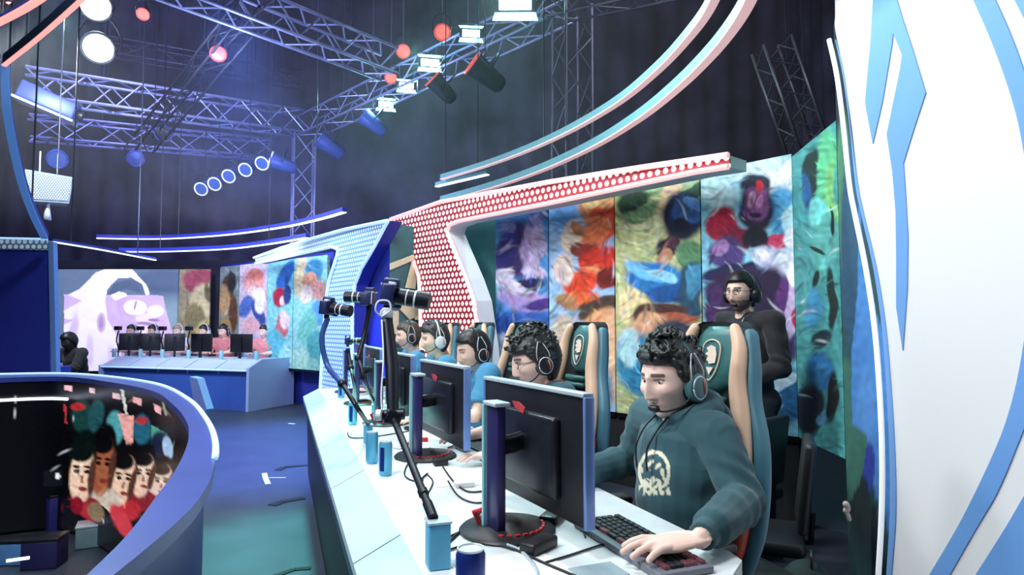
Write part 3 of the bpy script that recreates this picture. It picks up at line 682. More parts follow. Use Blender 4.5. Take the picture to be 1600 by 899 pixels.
# ================================================================== KEYBOARDS, MICE
m_key = mat('keycap_dark', (36, 38, 46), .45)
m_keyl = mat('keycap_backlit_red', (74, 44, 54), .4, 0, .1, 30, 0, 'ff9aa8', .06)
m_kb = mat('keyboard_body', (118, 122, 134), .45, .1)
def make_keyboard(label, loc, rz, group, full_keys=True):
    t = thing('keyboard', label, 'keyboard', loc, rz, group)
    MB().box((0, 0, .009), (.155, .44, .018), bev=.005).build('keyboard_body', m_kb, t, smooth=40)
    rows = [(-.058, [15] , 16), (-.033, [15], 15), (-.014, [15], 15), (.005, [15], 14), (.024, [15], 13), (.044, [15], 9)]
    if full_keys:
        key = MB().box((0, 0, .0045), (.0155, .0155, .009), bev=.0025); kme = None
        n = 0
        for ri, (x, _, cnt) in enumerate(rows):
            span = .41; step = span / cnt
            for k in range(cnt):
                w_ = step - .004
                y = -span / 2 + step * (k + .5)
                lit = (ri == 0 and k < 5) or (ri in (1, 2) and k == 0) or (ri == 5 and k % 2 == 0)
                o = MB().box((x * -1, y, .0225), (.0155, w_, .009), bev=.002).build('key', m_keyl if lit else m_key, t, smooth=40); n += 1
    else:
        b = MB()
        for ri, (x, _, cnt) in enumerate(rows):
            step = .41 / cnt
            for k in range(cnt): b.box((-x, -.205 + step * (k + .5), .0225), (.0155, step - .004, .009))
        b.build('keys', m_key, t)
    return t
make_keyboard('dark mechanical keyboard with red backlit keys under the nearest player\'s hand', dk(1.53, .905, .7505), MZ + .03, 'near team keyboards')
kb2 = make_keyboard('dark keyboard in front of the second monitor', dk(2.8, .90, .7505), MZ + .15, 'near team keyboards', False)
dup(kb2, dk(3.8, .87, .7505), MZ, 'dark keyboard in front of the third monitor')
dup(kb2, dk(4.75, .86, .7505), MZ, 'dark keyboard in front of the fourth monitor')
m_mouse = mat('mouse_black', (30, 30, 36), .3)
def make_mouse(label, loc, rz):
    t = thing('computer_mouse', label, 'mouse', loc, rz, 'near team mice')
    b = MB(); b.ball((0, 0, .012), (.060, .032, .024)); o = b.build('shell', m_mouse, t, smooth=True)
    for q in o.data.vertices: q.co.z = max(q.co.z, 0)
    MB().cyl((-.030, -.003, .032), (-.030, .003, .032), .007, n=14).build('scroll_wheel', m_redp, t, smooth=40)
    return t
ms = make_mouse('black mouse under the nearest player\'s far hand', dk(2.16, .93, .7505), MZ)
dup(ms, dk(3.12, .93, .7505), MZ, 'black mouse beside the second player\'s keyboard')

# ================================================================== THINGS ON THE DESK
m_can = mat('can_blue_metal', (96, 184, 218), .35, .3)
m_candark = mat('can_print_navy', (30, 50, 130), .35, .3)
m_tin = mat('can_rim_aluminium', (205, 214, 222), .35, .35)
def make_can(label, loc, rz=0):
    t = thing('drink_can', label, 'can', loc, rz, 'energy drink cans on the long white desk')
    b = MB(); b.lathe([(0, .002), (.021, 0), (.0265, .010), (.0265, .120), (.0235, .130)], n=28); body = b.build('can_body', m_can, t, smooth=40)
    b = MB(); vs = []; fs = []
    for i in range(9):
        a = -.35 + i * .0875
        for z in (.02, .112): vs.append((.0268 * math.cos(a), .0268 * math.sin(a), z))
    for i in range(8): fs.append((2 * i, 2 * i + 2, 2 * i + 3, 2 * i + 1))
    b.add(vs, fs); b.build('printed_band', m_candark, t, solid=False)
    b = MB(); b.lathe([(.0235, .130), (.0245, .134), (.0225, .134), (.021, .1312), (0, .131)], n=28); lid = b.build('lid', m_tin, t, smooth=40)
    MB().box((.004, 0, .133), (.020, .012, .002), bev=.0008).build('pull_tab', m_tin, lid)
    return t
def zdk(px, py, z=.75): p = at_z(px, py, z); p.z = z + .0003; return p
c0 = make_can('blue energy drink can, nearer of the two by the first desk seam', zdk(602, 743), -1.9)
dup(c0, zdk(581, 724), 2.4, 'blue energy drink can behind another can by the first desk seam')
dup(c0, zdk(551, 664), -1.7, 'single blue drink can on the ledge behind the pair of cans')
dup(c0, zdk(533, 622), -1.5, 'farther blue drink can on the ledge close to the curved camera arm')
t = thing('drink_can', 'wide blue can at the bottom edge near the arm base box', 'can', at_z(735, 930, .7505))
b = MB(); b.lathe([(0, .002), (.028, 0), (.033, .010), (.033, .088), (.029, .098)], n=32); b.build('can_body', m_candark, t, smooth=40)
b = MB(); b.lathe([(.029, .098), (.030, .103), (.027, .103), (.025, .0995), (0, .099)], n=32); b.build('lid', m_tin, t, smooth=40)

m_boxblue = mat('arm_base_sky_blue', (92, 178, 216), .45)
m_arm = mat('arm_black_metal', (30, 32, 44), .38, .3)
m_cam = mat('camera_body_navy_black', (34, 44, 92), .4, .1)
m_camw = mat('camera_trim_white', (228, 232, 240), .4)
def link(mb, a, b, r=.011): mb.tube([a, b], r, 12)
def dslr(t, c, fwd, up=V((0, 0, 1)), s=1.):
    """camera body with lens pointing along fwd"""
    f = V(fwd).normalized(); sd = f.cross(up).normalized(); u = sd.cross(f).normalized()
    R = Matrix((f, sd, u)).transposed()
    def P(x, y, z): return V(c) + R @ (V((x, y, z)) * s)
    def bx(m, c3, sz, bev=.006): m.box(P(*c3), [k * s for k in sz], R, bev * s)
    m = MB(); bx(m, (0, 0, 0), (.055, .135, .092), .01); bx(m, (.0, 0, .055), (.07, .055, .035), .01); bx(m, (.018, -.055, -.01), (.06, .03, .09), .01)
    body = m.build('camera_body', m_cam, t, smooth=40, world=True)
    m = MB(); m.cyl(P(.03, 0, 0), P(.115, 0, 0), .036 * s, n=28); m.cyl(P(.118, 0, 0), P(.175, 0, 0), .039 * s, n=28); lens = m.build('lens', m_arm, t, smooth=40, world=True)
    m = MB(); m.cyl(P(.075, 0, 0), P(.080, 0, 0), .0375 * s, n=28); m.cyl(P(.110, 0, 0), P(.119, 0, 0), .0385 * s, n=28); m.build('lens_ring', m_camw, lens, smooth=40, world=True)
    m = MB(); bx(m, (-.03, .0, .04), (.004, .125, .010), .001); bx(m, (-.03, -.06, .0), (.005, .006, .08), .001); bx(m, (.012, .04, .05), (.03, .03, .012), .003); m.build('camera_trim', m_camw, body, world=True)
    m = MB(); m.cyl(P(0, 0, -.046), P(0, 0, -.075), .018 * s, n=16); m.build('mount_plate', m_arm, t, smooth=40, world=True)
# nearest arm
bp = zdk(684, 886)
t = thing('camera_arm', 'tall jointed black arm on sky blue base box, nearest on the desk', 'camera arm', bp, 0)
def base_box(t, p, s=1.):
    MB().box(p + V((0, 0, .055 * s)), (.055 * s, .055 * s, .11 * s), Matrix.Rotation(.32, 3, 'Z'), .005).build('base_box', m_boxblue, t, smooth=40, world=True)
    MB().box(p + V((0, 0, .112 * s)), (.06 * s, .06 * s, .006), Matrix.Rotation(.32, 3, 'Z'), .002).build('base_lid', m_silver, t, world=True)
base_box(t, bp)
j0 = bp + V((-.012, .0, .118)); j1 = at_y(614, 652, 2.0); j2 = at_y(604, 500, 2.12)
m = MB(); m.cyl(j0, j0 + (j1 - j0) * .12, .013); link(m, j0 + (j1 - j0) * .1, j1, .0105); m.cyl(j0 + (j1 - j0) * .19, j0 + (j1 - j0) * .23, .0135); m.build('lower_arm', m_arm, t, smooth=40, world=True)
m = MB(); m.box(j1, (.05, .045, .045), (0, .3, .3), .008); m.cyl(j1 + V((-.03, 0, .005)), j1 + V((.035, 0, .01)), .018); k_ = m.build('elbow_clamp', m_arm, t, smooth=40, world=True)
MB().cyl(j1 + V((-.045, -.03, .01)), j1 + V((-.03, -.03, .01)), .017).build('clamp_knob', m_camw, k_, smooth=40, world=True)
m = MB(); m.tube([j1, lerp(j1, j2, .5) + V((.008, 0, 0)), j2], [.017, .023, .02], 14); m.build('upper_arm', m_arm, t, smooth=40, world=True)
cb = at_y(609, 461, 2.16)
m = MB(); m.lathe([(.012, -.02), (.022, -.008), (.022, .008), (.012, .02)], j2 + V((0, 0, .02)), 18); m.tube(catmull([j2 + V((-.012, -.02, .01)), j2 + V((-.03, -.03, .03)), j2 + V((-.022, -.03, .06)), j2 + V((.012, -.03, .06)), j2 + V((.018, -.03, .03)), j2 + V((-.012, -.02, .01))], 5), .003, 6); m.build('ball_head', m_camw, t, smooth=40, world=True)
m = MB(); m.tube(catmull([j2 + V((-.01, -.028, .0)), lerp(j1, j2, .6) + V((-.012, -.03, 0)), lerp(j1, j2, .25) + V((-.025, -.03, 0)), j1 + V((-.03, -.02, .02))], 6), .0028, 6); m.build('arm_cable', m_camw, t, smooth=True, world=True)
dc = thing('photo_camera', 'black interchangeable-lens camera with long lens on top of the nearest arm', 'camera', cb)
dslr(dc, cb, (.95, -.02, -.16), s=.78)

def curved_arm(name_label, foot, pts, head_fwd, s, camlab, m_a=None, box=True):
    p = foot; t = thing('camera_arm', name_label, 'camera arm', p)
    if box: base_box(t, p, .8)
    P = [p + V((0, 0, .09 if box else .0))] + pts
    m = MB(); m.tube(catmull(P[:3], 5), .011, 10); m.build('lower_arm', m_arm, t, smooth=40, world=True)
    m = MB(); m.tube(catmull(P[2:], 6), .013, 10); m.build('upper_arm', m_a or m_arm, t, smooth=40, world=True)
    m = MB(); m.ball(P[2], .022, n=8); m.build('joint', m_arm, t, smooth=True, world=True)
    top = P[-1]
    d = thing('photo_camera', camlab, 'camera', top + V((0, 0, .03)))
    dslr(d, top + V((0, 0, .05)), head_fwd, s=s)
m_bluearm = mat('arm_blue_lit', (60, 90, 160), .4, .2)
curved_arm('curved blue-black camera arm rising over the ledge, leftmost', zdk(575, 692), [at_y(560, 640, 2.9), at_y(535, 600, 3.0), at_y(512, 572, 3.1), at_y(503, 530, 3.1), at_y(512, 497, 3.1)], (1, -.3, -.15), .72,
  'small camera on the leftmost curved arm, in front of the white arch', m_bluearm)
curved_arm('short dark camera arm behind the nearest tall arm', zdk(586, 655), [at_y(572, 600, 3.4), at_y(560, 560, 3.45), at_y(570, 520, 3.5), at_y(578, 480, 3.5)], (-1, .1, .05), .8,
  'dark blue camera just left of the nearest tall arm\'s camera')
curved_arm('far slim camera arm near the end of the desk', zdk(556, 640), [at_y(553, 600, 4.0), at_y(548, 575, 4.05), at_y(545, 556, 4.1), at_y(543, 545, 4.1)], (1, .1, 0), .5,
  'tiny far camera low over the desk end', None, False)

# small flat things
m_paper = mat('paper_white', (238, 240, 236), .8, 0, .04, 30)
def slab(name, label, cat, px, py, s, rz, m, z=.7505, bev=.003, group=None):
    p = at_z(px, py, z); o = MB().box((0, 0, s[2] / 2), s, None, bev).build(name, m, smooth=40)
    o.location = (p.x, p.y, z); o.rotation_euler.z = rz; return tag(o, label, cat, group)
slab('power_adapter', 'black power adapter brick on the desk below the nearest monitor base', 'power adapter', 842, 860, (.11, .05, .03), .9, m_blk, bev=.006)
slab('power_adapter', 'black cable box beside the second monitor base', 'power adapter', 688, 727, (.06, .05, .028), .3, m_blk, bev=.006)
slab('paper_sheet', 'crumpled white paper sheet on the desk between the first two monitors', 'paper', 720, 745, (.21, .29, .0012), .2, m_paper, bev=0)
slab('paper_sheet', 'white paper sheet under the cables at the bottom of the desk', 'paper', 800, 890, (.25, .2, .0012), .5, m_paper, bev=0)
slab('usb_hub', 'black flat game controller hub left of the nearest monitor base', 'hub', 865, 812, (.12, .06, .024), 1.2, m_blk2, bev=.008)
slab('red_plug', 'bright red cable tag at the foot of the nearest monitor column', 'plug', 770, 806, (.035, .02, .03), .4, m_redp, bev=.004)
slab('mouse_pad', 'grey mouse pad with black binder clip beside the bottom can', 'mouse pad', 935, 895, (.12, .09, .003), .4, mat('grey_cloth', (150, 170, 180), .9), bev=0)
slab('earphone_case', 'small black item lying between the cables in mid desk', 'case', 655, 752, (.03, .02, .01), .4, m_blk)
for q_, (lab, px, py, sz, rz_, mm) in enumerate([('small black adapter lying left of the third monitor foot', 640, 672, (.05, .04, .02), .8, m_blk), ('crumpled pale tissue in mid desk by the second base', 725, 760, (.07, .05, .018), .3, m_paper),
  ('red bottle cap near the second monitor column', 664, 690, (.03, .03, .02), .2, m_redp), ('flat silver card behind the first can pair', 628, 700, (.08, .05, .006), .9, m_silver), ('black dongle in front of the second keyboard', 760, 712, (.05, .02, .012), .5, m_blk)]):
    slab(['adapter', 'tissue', 'bottle_cap', 'card', 'dongle'][q_], lab, ['adapter', 'tissue', 'cap', 'card', 'dongle'][q_], px, py, sz, rz_, mm, bev=.004)
# cables, each its own thing
cables = [
 ('thin black cable running from the arm base to the nearest monitor', [(698,850),(735,815),(765,785),(790,760),(812,740)], .0035),
 ('black cable curving from the arm base past the red tag', [(700,840),(735,825),(765,818),(800,822),(835,840)], .0035),
 ('black cable looping along the lower desk to the keyboard', [(700,860),(750,848),(800,858),(850,880),(910,905)], .0035),
 ('pale grey cable snaking down beside the black adapter', [(762,822),(778,845),(812,860),(835,885),(842,905)], .0045),
 ('black cable lying across the desk right of the nearest base', [(850,880),(890,868),(920,858),(945,850)], .003),
 ('black cable from the second monitor to the desk seam', [(672,700),(655,712),(648,735),(652,745)], .003),
 ('long black cable leaving the second monitor base toward camera', [(692,730),(708,752),(730,768),(755,768)], .0035),
 ('thin cable arcing across the ledge behind the first cans', [(543,676),(548,684),(575,684),(615,678),(650,672)], .003),
 ('dark cable bundle below the third monitor', [(640,660),(665,668),(700,662),(735,670)], .004),
 ('black cable hanging behind the nearest monitor panel', [(830,770),(850,790),(875,800),(905,812)], .0035),
 ('thin black cable running under the second monitor', [(700,700),(730,690),(760,700),(775,720)], .003),
 ('black cable looping left of the second monitor base', [(660,712),(640,722),(632,742),(650,752),(668,740)], .003),
 ('black cable crossing behind the nearest column toward the mouse', [(808,742),(830,728),(862,722),(890,735)], .0035),
 ('dark cable curling around the front of the nearest base', [(760,828),(778,842),(812,846),(850,838),(868,822)], .003),
 ('black cable from the second base to the keyboard behind it', [(735,700),(752,690),(770,700),(762,722),(748,716)], .003),
 ('thin dark cable wandering across mid desk between the bases', [(700,752),(716,775),(742,786),(772,782)], .003),
 ('thin black cable by the third monitor foot', [(628,648),(640,636),(662,640),(676,652)], .003),
 ('fine black cable along the keyboard edge under the nearest panel', [(868,770),(890,790),(905,815),(915,840)], .0025),
 ('short cable stub beside the paper sheet', [(668,742),(676,752),(672,765),(664,775)], .0025),
]
for lab, pts, r in cables:
    P = [at_z(x, y, .7512 + r) for x, y in pts]
    o = MB().tube(catmull(P, 7), r, 8).build('cable', m_cable if 'pale' not in lab else m_silver, smooth=True); tag(o, lab, 'cable', 'loose cables on the long white desk')

# ================================================================== GAMING CHAIRS
m_teal_l = mat('chair_teal_leather', (58, 112, 112), .42, 0, .1, 6)
m_blk_l = mat('chair_black_leather', (32, 34, 38), .45, 0, .15, 8)
m_or_l = mat('chair_orange_leather', (236, 196, 166), .45, 0, .06, 4)
m_red_l = mat('chair_red_leather', (206, 84, 62), .42, 0, .1, 6)
m_emb = mat('embroidered_emblem', (226, 206, 190), .6)
m_blueleather = mat('chair_side_blue', (70, 120, 138), .45, 0, .1, 6)
def make_chair(label, loc, rz, group, detail=True):
    """origin on floor, faces +x"""
    t = thing('gaming_chair', label, 'chair', loc, rz, group)
    def outline(w, z): return w
    # back shell: stack of sections from seat to head
    secs = [(.50, .20, .0), (.62, .235, .0), (.78, .25, .01), (.94, .235, .02), (1.06, .19, .03), (1.13, .155, .035), (1.20, .15, .04), (1.28, .148, .05), (1.33, .125, .055), (1.355, .07, .06)]
    def bx(z): return -.20 - (z - .5) * .16
    m = MB(); vs = []; fs = []
    SS = catmull([V((s[0], s[1], s[2])) for s in secs], 4)
    for s in SS:
        z, w = s.x, s.y; x = bx(z)
        for y, dx in ((-1, .025), (-.6, .0), (0, -.012), (.6, 0), (1, .025)): vs.append((x + dx, y * w, z))
        for y, dx in ((1, -.045), (.6, -.085), (0, -.095), (-.6, -.085), (-1, -.045)): vs.append((x + dx, y * w, z))
    N = len(SS)
    for i in range(N - 1):
        for k in range(10): fs.append((i * 10 + k, i * 10 + (k + 1) % 10, (i + 1) * 10 + (k + 1) % 10, (i + 1) * 10 + k))
    fs.append(tuple(range(10))); fs.append(tuple((N - 1) * 10 + k for k in range(10)))
    m.add(vs, fs); m.build('back_shell', m_blk_l, t, smooth=50)
    # headrest pad
    m = MB(); m.tube([(bx(z) - .005, 0, z) for z in (1.10, 1.14, 1.22, 1.30, 1.335)], [.05, .105, .118, .112, .07], 20, flat=.26, up=(1, 0, 0)); m.build('headrest', m_teal_l, t, smooth=True)
    m = MB(); m.tube([(bx(z) - .005, 0, z) for z in (.56, .62, .74, .86, .96, 1.02)], [.08, .135, .15, .14, .12, .08], 20, flat=.3, up=(1, 0, 0)); m.build('backrest_pad', m_blk_l, t, smooth=True)
    for q in (1.04, 1.075):
        MB().tube([(bx(q) + .018, -.09, q), (bx(q) + .026, 0, q), (bx(q) + .018, .09, q)], .014, 10).build('belt_slot_bar', m_teal_l, t, smooth=True)
    # bolsters: pale upper and red lower
    for sgn in (-1, 1):
        zs = [(1.33, .115), (1.26, .150), (1.14, .160), (1.02, .198), (.90, .228), (.80, .240)]
        m = MB(); m.tube(catmull([V((bx(z) + .028, sgn * w * .96, z)) for z, w in zs], 4), [0.019 + .013 * math.sin(i / 20 * PI * .9) for i in range(21)], 12, round_=True); m.build('bolster', m_or_l, t, smooth=True)
        zs = [(.81, .240), (.72, .245), (.62, .235), (.54, .21)]
        m = MB(); m.tube(catmull([V((bx(z) + .028, sgn * w * .96, z)) for z, w in zs], 4), [.030, .032, .033, .034, .034, .033, .032, .031, .030, .028, .026, .024, .022], 12, round_=True); m.build('bolster_lower', m_red_l, t, smooth=True)
        zs = [(1.30, .138), (1.20, .165), (1.08, .185), (.95, .238), (.8, .262), (.66, .258), (.54, .22)]
        m = MB(); m.tube(catmull([V((bx(z) - .02, sgn * w, z)) for z, w in zs], 4), .030, 10, flat=1.0, round_=True); m.build('side_wing', m_blueleather, t, smooth=True)
    # emblem: shield outline with a stylised beast head
    R0 = (bx(1.22) + .029)
    def ep(y, z): return (bx(z) + .0285, y, z)
    sh = [(0, 1.140), (-.030, 1.170), (-.046, 1.215), (-.044, 1.270), (0, 1.288), (.044, 1.270), (.046, 1.215), (.030, 1.170)]
    m = MB(); m.tube(catmull([ep(*p) for p in sh], 4, True) + [V(ep(*sh[0]))], .003, 6)
    e = m.build('shield_emblem', m_emb, t, smooth=True)
    for q in ([(-.030, 1.205), (-.012, 1.212), (-.006, 1.200), (.028, 1.204), (.032, 1.235), (.022, 1.262), (-.004, 1.268), (-.026, 1.258), (-.014, 1.246), (-.030, 1.236), (-.012, 1.228)], [(-.018, 1.188), (.020, 1.188), (.002, 1.160)]):
        MB().prism([V(ep(*p)) for p in q], (.003, 0, 0)).build('emblem_figure', m_emb, e)
    # seat
    m = MB(); m.box((.04, 0, .47), (.50, .40, .09), bev=.035); m.build('seat', m_blk_l, t, smooth=50)
    for sgn in (-1, 1):
        m = MB(); m.tube([(-.18, sgn * .215, .47), (.05, sgn * .225, .485), (.27, sgn * .20, .47)], [.04, .05, .035], 12, round_=True); m.build('seat_bolster', m_red_l, t, smooth=True)
        m = MB(); m.box((.02, sgn * .29, .66), (.26, .085, .03), bev=.012); a = m.build('armrest', m_blk, t, smooth=50)
        MB().box((-.02, sgn * .29, .54), (.05, .03, .22), bev=.006).build('armrest_post', m_blkm, a, smooth=50)
    m = MB(); m.cyl((0, 0, .42), (0, 0, .12), .028); m.cyl((0, 0, .44), (0, 0, .40), .1, .05); m.build('gas_lift', m_blkm, t, smooth=40)
    for k in range(5):
        a = k * 2 * PI / 5 + .3; e_ = V((.30 * math.cos(a), .30 * math.sin(a), .075))
        leg = MB().tube([(0, 0, .13), e_ * .5 + V((0, 0, .07)), e_], [.034, .026, .018], 10).build('base_leg', m_blk, t, smooth=True)
        MB().cyl(e_ + V((-.02 * math.sin(a), .02 * math.cos(a), -.045)), e_ + V((.02 * math.sin(a), -.02 * math.cos(a), -.045)), .03).build('caster', m_blk2, leg, smooth=40)
    return t
GC = 'gaming chairs of the near team'
AW = AWAY
ch = make_chair('gaming chair with cream bolsters and shield emblem behind the nearest player', dk(1.97, 1.205), AW + .04, GC)
dup(ch, dk(2.93, 1.13), AW + .06, 'gaming chair with shield emblem behind the second player')
dup(ch, dk(3.93, 1.19), AW + .15, 'gaming chair third from the camera, headrest behind the second player\'s curls')
dup(ch, dk(4.85, 1.17), AW + .1, 'gaming chair fourth from the camera')
dup(ch, dk(5.75, 1.13), AW + .1, 'farthest gaming chair at the long white desk')

# ================================================================== SPARE CHAIRS AND BAGS in the dark corner
def task_chair(label, loc, rz):
    t = thing('office_chair', label, 'chair', loc, rz, 'spare black chairs by the fascia')
    MB().box((0, 0, .47), (.48, .46, .08), bev=.03).build('seat', m_blk_l, t, smooth=50)
    m = MB(); m.box((-.25, 0, .78), (.06, .42, .48), (0, -.12, 0), .028); m.build('backrest', m_blk_l, t, smooth=50)
    MB().cyl((0, 0, .44), (0, 0, .12), .028).build('gas_lift', m_blkm, t, smooth=40)
    MB().tube([(-.12, 0, .44), (-.27, 0, .46), (-.28, 0, .62)], .018, 8).build('back_bracket', m_blkm, t, smooth=40)
    for s in (-1, 1): MB().tube([(0, s * .24, .45), (.02, s * .28, .6), (.02, s * .28, .68), (.16, s * .28, .69)], .016, 8).build('armrest', m_blk2, t, smooth=True)
    for k in range(5):
        a = k * 2 * PI / 5; MB().tube([(0, 0, .12), (.3 * math.cos(a), .3 * math.sin(a), .05)], [.03, .02], 8).build('base_leg', m_blk, t, smooth=True)
    return t
sc0 = task_chair('spare black office chair in the dark corner behind the nearest player', (1.12, 2.98, 0), 2.75); sc0.scale = (.82, .82, .82)
dup(sc0, (1.28, 3.72, 0), 2.3, 'spare black office chair against the wall below the banner')
def backpack(label, loc, rz, m):
    t = thing('backpack', label, 'bag', loc, rz)
    mb = MB(); mb.ball((0, 0, .2), (.13, .17, .2)); mb.ball((0, 0, .11), (.15, .18, .11)); mb.ball((.1, 0, .13), (.07, .12, .1))
    fuse(mb, 'bag_body', m, t, .012, 3, shape=lambda P, N: np.column_stack([P[:, 0], P[:, 1], np.maximum(P[:, 2], 0.001)]))
    MB().tube(catmull([(-.02, -.05, .38), (-.02, -.03, .43), (-.02, .03, .43), (-.02, .05, .38)], 5), .008, 6).build('handle', m_blk, t, smooth=True)
    MB().tube(catmull([(.03, -.12, .27), (.12, -.06, .30), (.13, .06, .30), (.03, .13, .27)], 5), .004, 6).build('zip', m_tin, t, smooth=True)
backpack('dark backpack on the floor in front of the fascia edge', (1.18, 2.62, 0), 2.7, mat('bag_dark_green', (30, 48, 46), .8))
backpack('black backpack slumped behind the green one', (1.02, 3.35, 0), 2.2, m_blk_l)
cs_ = thing('flight_case', 'black flight case with metal edges standing low in the dark corner', 'case', (.93, 2.55, 0), .3)  # added box that darkens the corner floor
MB().box((0, 0, .19), (.34, .42, .36), bev=.008).build('case_body', mat('case_black_green', (20, 30, 30), .6), cs_, smooth=40)
for sx in (-1, 1):
    for sy in (-1, 1): MB().box((sx * .168, sy * .208, .19), (.016, .016, .372), bev=.003).build('corner_edge', m_blkm, cs_, smooth=40)
MB().tube(catmull([(-.06, -.213, .24), (-.05, -.24, .25), (.05, -.24, .25), (.06, -.213, .24)], 4), .007, 6).build('handle', m_tin, cs_, smooth=True)
# clip-on label hanging from the chair
o = slab('paper_tag', 'small pale blue tag hanging low beside the nearest chair', 'tag', 1156, 785, (.004, .05, .06), 1.0, m_cyanp, z=.62); 
o.location = at_y(1157, 800, 2.15)
# bright item at the edge of the fascia
p = at_y(1322, 800, 2.66)
o = MB().tube(catmull([(0, 0, .03), (.006, 0, .015), (.002, .004, 0), (.008, 0, -.015), (.012, 0, -.03)], 4), [.013] * 9 + [.009] * 8, 8, round_=True).build('rolled_cloth', mat('pale_pink_cloth', (240, 215, 205), .7), smooth=True)
o.location = p; tag(o, 'small pale pink rolled cloth hanging at the dark corner by the fascia', 'cloth')

# ================================================================== FLOOR MARKS
m_tape = mat('white_floor_tape', (225, 235, 240), .6)
def floor_piece(name, label, cat, pts, m, r=.012, group=None, z=.003):
    P = [at_z(x, y, z) for x, y in pts]; mb = MB()
    for a, b in zip(P[:-1], P[1:]):
        d = (b - a).normalized(); s = V((-d.y, d.x, 0)) * r; mb.prism([a + s, b + s, b - s, a - s], (0, 0, .002))
    return tag(mb.build(name, m), label, cat, group)
floor_piece('tape_mark', 'white T-shaped tape mark on the blue floor', 'tape', [(413,740),(415,748),(419,757)], m_tape, .022)
floor_piece('tape_strip', 'thin white tape strip lying right of the T-shaped mark', 'tape', [(421,747),(446,747)], m_tape, .008)
floor_piece('tape_piece', 'short white tape piece high on the blue floor near the far team', 'tape', [(451,662),(461,663)], m_tape, .02)
floor_piece('cable_cover', 'dark cable cover piece on the lit floor', 'cable cover', [(434,735),(445,730),(480,727)], m_blk, .035)
floor_piece('gaffer_patch', 'dark gaffer tape patch on the teal floor', 'tape', [(425,790),(440,784),(475,778)], m_blk, .04)
floor_piece('floor_cable', 'black cable on the floor at the bottom by the desk', 'cable', [(430,900),(460,890),(486,888)], m_blk, .02)

# ================================================================== CURVED LED DESK (lower left)
outer = [(-160,590),(-60,588),(0,586),(100,585),(180,591),(250,603),(295,626),(322,656),(336,690),(333,735),(314,775),(285,808),(235,852),(170,905),(60,995)]
inner = [(-160,600),(-60,595),(0,591),(100,589),(170,597),(238,611),(272,634),(291,658),(295,680),(289,705),(272,738),(245,775),(203,831),(150,885),(40,985)]
O3 = catmull([at_z(x, y, 1.0) for x, y in outer], 8); I3 = catmull([at_z(x, y, 1.0) for x, y in inner], 8)
cc = V((-2.9, 1.9, 1.0))
m_ring = mat('ring_desk_blue', (36, 52, 130), .4, 0, .15, 4)
m_ringtop = mat('ring_desk_top_blue', (46, 64, 146), .38, 0, .12, 4)
led = thing('curved_led_desk', 'large curved blue desk with player portrait screens inside, lower left', 'desk', (-2.2, 2.6, 0))
def ribbon(A, B, m, name, par, close_z=None):
    n = len(A); mb = MB(); fs = [(i, i + 1, n + i + 1, n + i) for i in range(n - 1)]
    mb.add(A + B, fs); return mb
n = len(O3); dn = V((0, 0, -.03))
mb = MB(); q = O3 + I3 + [p + dn for p in I3] + [p + dn for p in O3]
fs = []
for i in range(n - 1):
    for k in range(4): fs.append((k * n + i, k * n + i + 1, ((k + 1) % 4) * n + i + 1, ((k + 1) % 4) * n + i))
fs += [(0, n, 2 * n, 3 * n), (n - 1, 2 * n - 1, 3 * n - 1, 4 * n - 1)]
mb.add(q, fs); mb.build('desk_top_rim', m_ringtop, led, world=True)
OO = [p + (cc - p).normalized() * .03 for p in O3]; O2 = [p + (cc - p).normalized() * .05 for p in O3]
mb = MB(); A = [p + dn for p in OO]; B = [V((p.x, p.y, 0)) for p in OO]; C_ = [V((p.x, p.y, 0)) for p in O2]; D_ = [p + dn for p in O2]
q = A + B + C_ + D_; fs = []
for i in range(n - 1):
    for k in range(4): fs.append((k * n + i, k * n + i + 1, ((k + 1) % 4) * n + i + 1, ((k + 1) % 4) * n + i))
mb.add(q, fs + [(0, n, 2 * n, 3 * n), (n - 1, 2 * n - 1, 3 * n - 1, 4 * n - 1)]); mb.build('outer_wall', m_ring, led, world=True)
MB().tube([p + V((0, 0, .004)) for p in O3[: int(n * .62)]], .009, 6).build('rim_light', m_blueedge, led, world=True, smooth=True)
# inner screen surface
k0 = 0; k1 = int(n * .80)
SI = [p + (p - cc).normalized() * .015 for p in I3[k0:k1]]
SI = [p for p in catmull(SI, 4)]
rows = []
NV = 150
for j in range(NV): 
    z = .965 - (.965 - .02) * j / (NV - 1); rows.append([[p.x, p.y, z] for p in SI])
R = np.array(rows); X, Y = project(R.reshape(-1, 3)); X = X.reshape(R.shape[:2]); Y = Y.reshape(R.shape[:2])
Dk = '0d0d12'
faces = []
def face(cx, cy, w, h, skin, hair, sh, tilt=8):
    return [(cx, cy + h * 1.15, w * 1.6, h * .45, 0, sh, .25), (cx + 1, cy - h * .55, w * 1.15, h * .95, tilt, hair, .2), (cx, cy, w, h, tilt, skin, .2), (cx - w * .1, cy - h * .78, w * 1.05, h * .34, tilt, hair, .25),
            (cx - w * .42, cy - h * .12, w * .26, h * .07, tilt, '1c1512', .3), (cx + w * .42, cy - h * .10, w * .26, h * .07, tilt, '1c1512', .3), (cx - w * .42, cy - h * .28, w * .34, h * .05, tilt, '2a1a14', .3), (cx + w * .45, cy - h * .26, w * .34, h * .05, tilt, '2a1a14', .3),
            (cx, cy + h * .15, w * .14, h * .14, tilt, '9c6a50', .5), (cx + w * .05, cy + h * .48, w * .36, h * .08, tilt, '8a3a36', .4), (cx + w * .8, cy + h * .1, w * .3, h * .7, tilt, '5a3a30', .6)]
